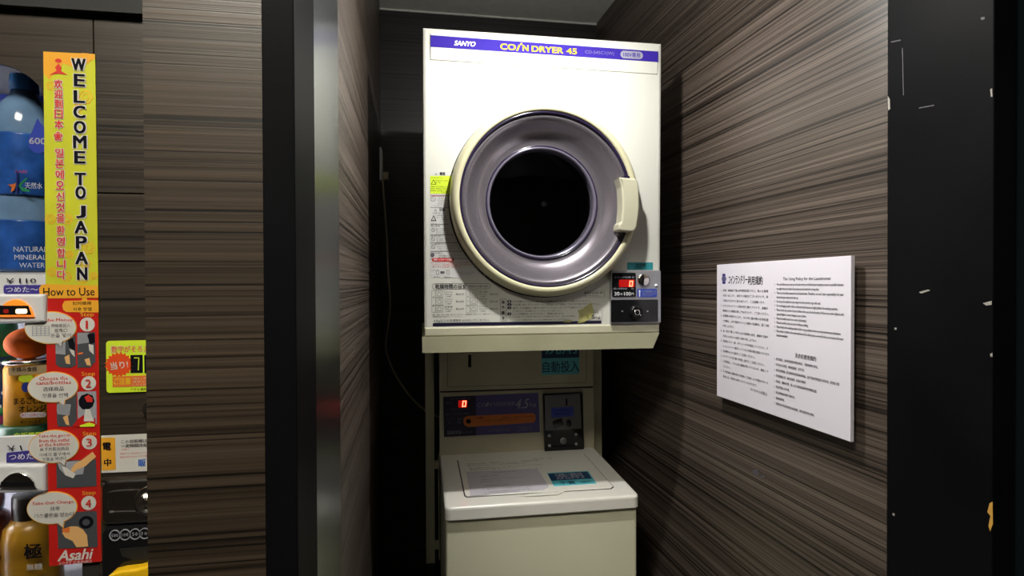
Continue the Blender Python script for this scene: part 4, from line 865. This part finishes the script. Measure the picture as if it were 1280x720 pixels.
for (bx_, by_, rx, ry), (cx, cy), (tx, ty), rr_, kk in steps:
    bb = MB().prism(Q, pxell(Q, bx_, by_, rx, ry, 40), .0016, .0024); bb.prism(Q, pxpoly(Q, [(bx_+4, by_+ry-3), (bx_+16, by_+ry-6), (bx_+14, by_+ry+5)]), .0016, .0023)
    bb.build('bubble_edge', 'po', po)
    bb = MB().prism(Q, pxell(Q, bx_, by_, rx-1, ry-1, 40), .0024, .0028); bb.prism(Q, pxpoly(Q, [(bx_+5, by_+ry-4), (bx_+15, by_+ry-7), (bx_+13.3, by_+ry+3)]), .0023, .0027)
    bb.build('speech_bubble', 'bub', po)
    MB().prism(Q, pxell(Q, cx, cy, 9.3, 8.8), .0017, .0021).build('step_disc', 'bub', po)
    for s, y, wd, ht, _ in rr_: sr.append((s, bx_+1, y, wd, ht, {'bold': .012}))
    for s, y, wd, ht, dx in kk: sk_.append((s, bx_+1+dx, y, wd, ht, {'bold': .01}))
    sy.append(('Step', tx, ty, 17, 6.5, {'bold': .01}))
for i, (b_, c_, t_, r_, k_) in enumerate(steps): sr.append((str(i+1), c_[0], c_[1], 2.6 if i == 0 else 7, 10, {'bold': .01}))
letters('lettering', po, 'red_ink', Q, sr, .0032); letters('lettering', po, 'softink', Q, sk_, .0032); letters('lettering', po, 'po', Q, sy, .0020)
letters('lettering', po, 'bub', Q, [('Asahi', 95.8, 692.5, 42, 13.5, {'bold': .04, 'shear': .25}), ('SOFT DRINKS', 95.6, 702, 41, 3.6)], .0020)
# the pictures of the four steps
def pic(pts, m, n=.0018, t=.0002, nm='picture'): return MB().prism(Q, pxpoly(Q, pts), n, n+t).build(nm, m, po)
pic([(70, 422), (95.5, 420), (96, 456), (90, 459.5), (76, 459), (71, 455)], 'pg'); pic([(97.5, 415.5), (119.8, 415), (120.3, 452), (114, 459), (98, 459.3)], 'pg')
pic([(71, 427), (83, 425), (83, 443), (71, 442)], 'pg2', .0021); pic([(82, 446), (88, 443), (89, 455), (84, 454)], 'skin', .0022)
pic([(86, 425), (92, 422), (95, 430), (95, 438), (88, 434)], 'ink', .0022); pic([(88, 436), (94, 438), (95, 446), (91, 442)], 'bub', .0023)
pic([(98, 416), (112, 416), (112, 428), (98, 430)], 'pg2', .0021); pic([(110, 418), (119, 416), (120, 428), (114, 430)], 'ink', .0022); pic([(112, 430), (118, 431), (118.5, 443), (113, 438)], 'bub', .0022); pic([(107, 449), (113, 447), (115, 457), (110, 456)], 'skin', .0022); pic([(99, 441), (105, 440), (105, 442), (99, 443)], 'orange_ink', .0022)
pic([(72, 493), (96.5, 491), (97, 532), (74, 533), (72.5, 528)], 'pg'); pic([(98, 489.5), (121.5, 488.5), (122, 529), (118, 533), (98.5, 533)], 'pg2')
pic([(73, 504), (90, 505), (88, 519), (73, 517)], 'pg2', .0021); pic([(80, 521), (86, 518), (88, 531), (84, 530)], 'skin', .0022)
pic([(99.5, 500), (103, 494), (110, 491.5), (117, 494), (119.5, 501), (117, 508), (111, 512), (104, 511), (100, 506)], 'ink', .0021, nm='drawn_hair'); pic([(107, 496), (112, 493), (117, 497), (117, 502), (110, 502)], 'red_ink', .0024); pic([(108, 511), (114, 511), (116, 519), (119, 526), (106, 526), (107, 518)], 'bub', .0023); pic([(91, 533), (99, 523), (106, 518), (108, 526), (117, 526), (120, 521), (121, 533)], 'pr', .0022); pic([(101, 531), (113, 527.5), (120, 529.5), (119.5, 532.5), (102, 533)], 'lime', .0025)
pic([(71.5, 576), (121, 573.5), (121.8, 607), (72.3, 609.5)], 'pg'); pic([(73, 577), (108, 575), (105, 592), (84, 594), (76, 586)], 'pg2', .0021); pic([(90, 586), (95, 579), (104, 574), (117, 564), (121.5, 570), (108, 582), (98, 586), (92, 591)], 'skin', .0023, nm='drawn_hand'); pic([(79, 582), (85, 584), (96, 592), (93, 597), (83, 593)], 'bub', .0024)
pic([(72, 640), (122, 638), (123, 683), (74, 685)], 'pg'); pic([(79, 665), (84, 659), (90, 657), (98, 657), (105, 661), (110, 668), (111.5, 682), (97, 683), (92, 675), (83, 671)], 'skin', .0022, nm='drawn_hand'); pic([(79, 660), (89, 658), (88, 665), (80, 664)], 'orange_ink', .0024)
MB().prism(Q, pxell(Q, 109, 652, 9, 8), .0020, .0023).build('picture', 'ink', po); MB().prism(Q, pxell(Q, 109, 652, 4.5, 4), .0023, .0025).build('picture', 'pg', po)
letters('lettering', po, 'pg2', Q, [('▦', 53, 413.5, 22, 12), ('▤', 76, 433, 9, 8), ('▤', 105, 421, 12, 8), ('▤', 80, 510, 14, 9)], .0030)

# right column: stickers, lock, coin unit
Z = Surf((0, VY-.0045, CZ), (1, 0, 0), (0, 0, 1))
s1 = MB().prism(Z, pxrect(Z, 133.5, 425.5, 196, 490, .004), 0, .0012).build('lucky_sticker', 'lime', vm, label='lime sticker with an orange starburst')
letters('lettering', s1, 'bub', Z, [('数字がそろえ', 163.5, 436.2, 49, 9.5, {'bold': .04})], .0014)
letters('lettering', s1, 'orange_ink', Z, [('数字がそろえ', 163.5, 436.2, 47, 8.2, {'bold': .03})], .0017)
u, v = Z.uv(149.5, 455.5); q = []
for i in range(40): rr = .0172 if i % 2 else .0142; q.append((u+rr*math.cos(math.pi*i/20), v+rr*.95*math.sin(math.pi*i/20)))
MB().prism(Z, q, .0012, .0016).build('starburst', mat('orange_red', (.75, .07, .01), .5), s1)
letters('lettering', s1, 'bub', Z, [('当り!', 150, 456.2, 22, 9.5, {'bold': .03, 'rot': .12})], .0020)
for x in (171.5, 188.7): MB().prism(Z, pxrect(Z, x-7.6, 443.5, x+7.6, 466, .0005), .0012, .0016).build('digit_window', 'ink', s1)
for x in (171.5, 188.2): seven(Z, x, 454.5, 6.5, 16, .0018, s1, t=.18, m='lime', segs='abc', name='digit', sh=.05)
ob_ = MB().prism(Z, pxrect(Z, 141.5, 469.5, 196, 483), .0012, .0016).build('orange_bar', 'orange_ink', s1)
letters('lettering', s1, 'yellow', Z, [('ご注意', 153.8, 476, 21, 8.5, {'bold': .02})], .0020)
letters('lettering', s1, 'bub', Z, [('「当り」が出たら', 181, 472.4, 28, 3), ('ボタンを押', 180, 476.6, 26, 3), ('してください', 180, 480.6, 26, 3)], .0020)
letters('lettering', s1, 'ink', Z, [('アサヒ飲料株', 176.5, 486.3, 26, 3.2, {'bold': .01})], .0016)
lk = MB().lathe(Z.at(*Z.uv(191, 511.5), 0), A, [(.0125, 0), (.0125, .003), (.011, .005), (1e-7, .006)], 30, close=True).build('door_lock', 'chrome', vm)
MB().prism(Z, pxrect(Z, 185, 510.4, 197, 512.4), .0055, .0066).build('key_slot', 'ink', lk)
s2 = MB().prism(Z, pxpoly(Z, [(127, 544.5), (196, 541.5), (196, 588), (127.6, 590.8)]), 0, .0011).build('sales_notice', 'bub', vm, label='white notice with an orange block')
MB().prism(Z, pxpoly(Z, [(127, 547), (144.5, 546.5), (145.5, 586.5), (128, 587.8)]), .0011, .0014).build('orange_block', 'po', s2)
letters('lettering', s2, 'ink', Z, [('電', 134.5, 557.5, 10.5, 10, {'bold': .03}), ('中', 135.5, 577.5, 9, 9.5, {'bold': .05}), ('この自販機は管理', 174, 550.7, 44, 4.4, {'bold': .015}), ('一定時間冷却運転', 174, 556.2, 44, 4.4, {'bold': .015})], .0018)
letters('lettering', s2, 'red_ink', Z, [('（お願い）', 157.5, 561.6, 9, 2.2), ('売切ランプが点灯しているとき', 172, 565.8, 42, 2.2), ('商品は出ませんのでご了承くださ', 172, 570, 42, 2.2)], .0016)
letters('lettering', s2, 'blue_ink', Z, [('販', 178, 578, 9.5, 9, {'bold': .03}), ('売', 192, 578, 9, 9, {'bold': .03})], .0016)
cr = MB().prism(Z, pxrect(Z, 128.5, 598, 215, 652.5, .010), -.004, .006, .004).build('bill_plate', 'chrome', vm, label='embossed chrome plate')
Z6 = Surf(Z.at(0, 0, .006), Z.u, Z.v)
o = pxrect(Z6, 132, 612, 214, 642, .009); MB().frame(Z6, o, inset(o, .004), 0, .003).build('raised_rim', 'chrome', cr)
MB().lathe(Z6.at(*Z6.uv(189.5, 626), 0), A, [(.0205, 0), (.0205, .003), (.018, .005), (.014, .005), (.012, .0015), (1e-7, .001)], 40, close=True).build('turn_knob', 'chrome', cr)
MB().prism(Z6, pxrect(Z6, 181, 624, 197, 627, .001), .001, .008).build('knob_grip', 'chrome', cr)
cu = MB().prism(Z, pxpoly(Z, [(131, 662), (135, 656), (215, 652), (215, 800), (132, 800)]), -.004, .010, .004).build('coin_unit', 'gloss_black', vm, label='glossy black coin unit')
Z10 = Surf(Z.at(0, 0, .010), Z.u, Z.v); mb = MB(); it = []
for x, y, s in ((143.8, 669, '500'), (156.5, 668.2, '100'), (169, 667.4, '50'), (181, 666.6, '10')):
    o = pxell(Z10, x, y, 7, 7, 30); mb.frame(Z10, o, inset(o, .0012), 0, .0007); it.append((s, x, y, 8.5 if len(s) == 3 else 7, 4.5, {'bold': .02}))
mb.build('coin_rings', 'ltgrey', cu); letters('lettering', cu, 'ltgrey', Z10, it, .0006)
MB().prism(Z10, pxpoly(Z10, [(150, 686), (212, 681), (212, 697), (168, 700), (153, 695)]), 0, .001).build('coin_tray', 'matte_black', cu)
M['lever'] = mat('yellow_lever', (.85, .50, .01), .3, coat=.3)
MB().prism(Z10, pxpoly(Z10, [(140, 722), (142, 714), (148, 709), (160, 706), (178, 704), (190, 700.5), (205, 698), (206, 712), (188, 716), (178, 720), (172, 724), (141, 724)]), .001, .016, .004).build('return_lever', 'lever', cu)

run_letters()
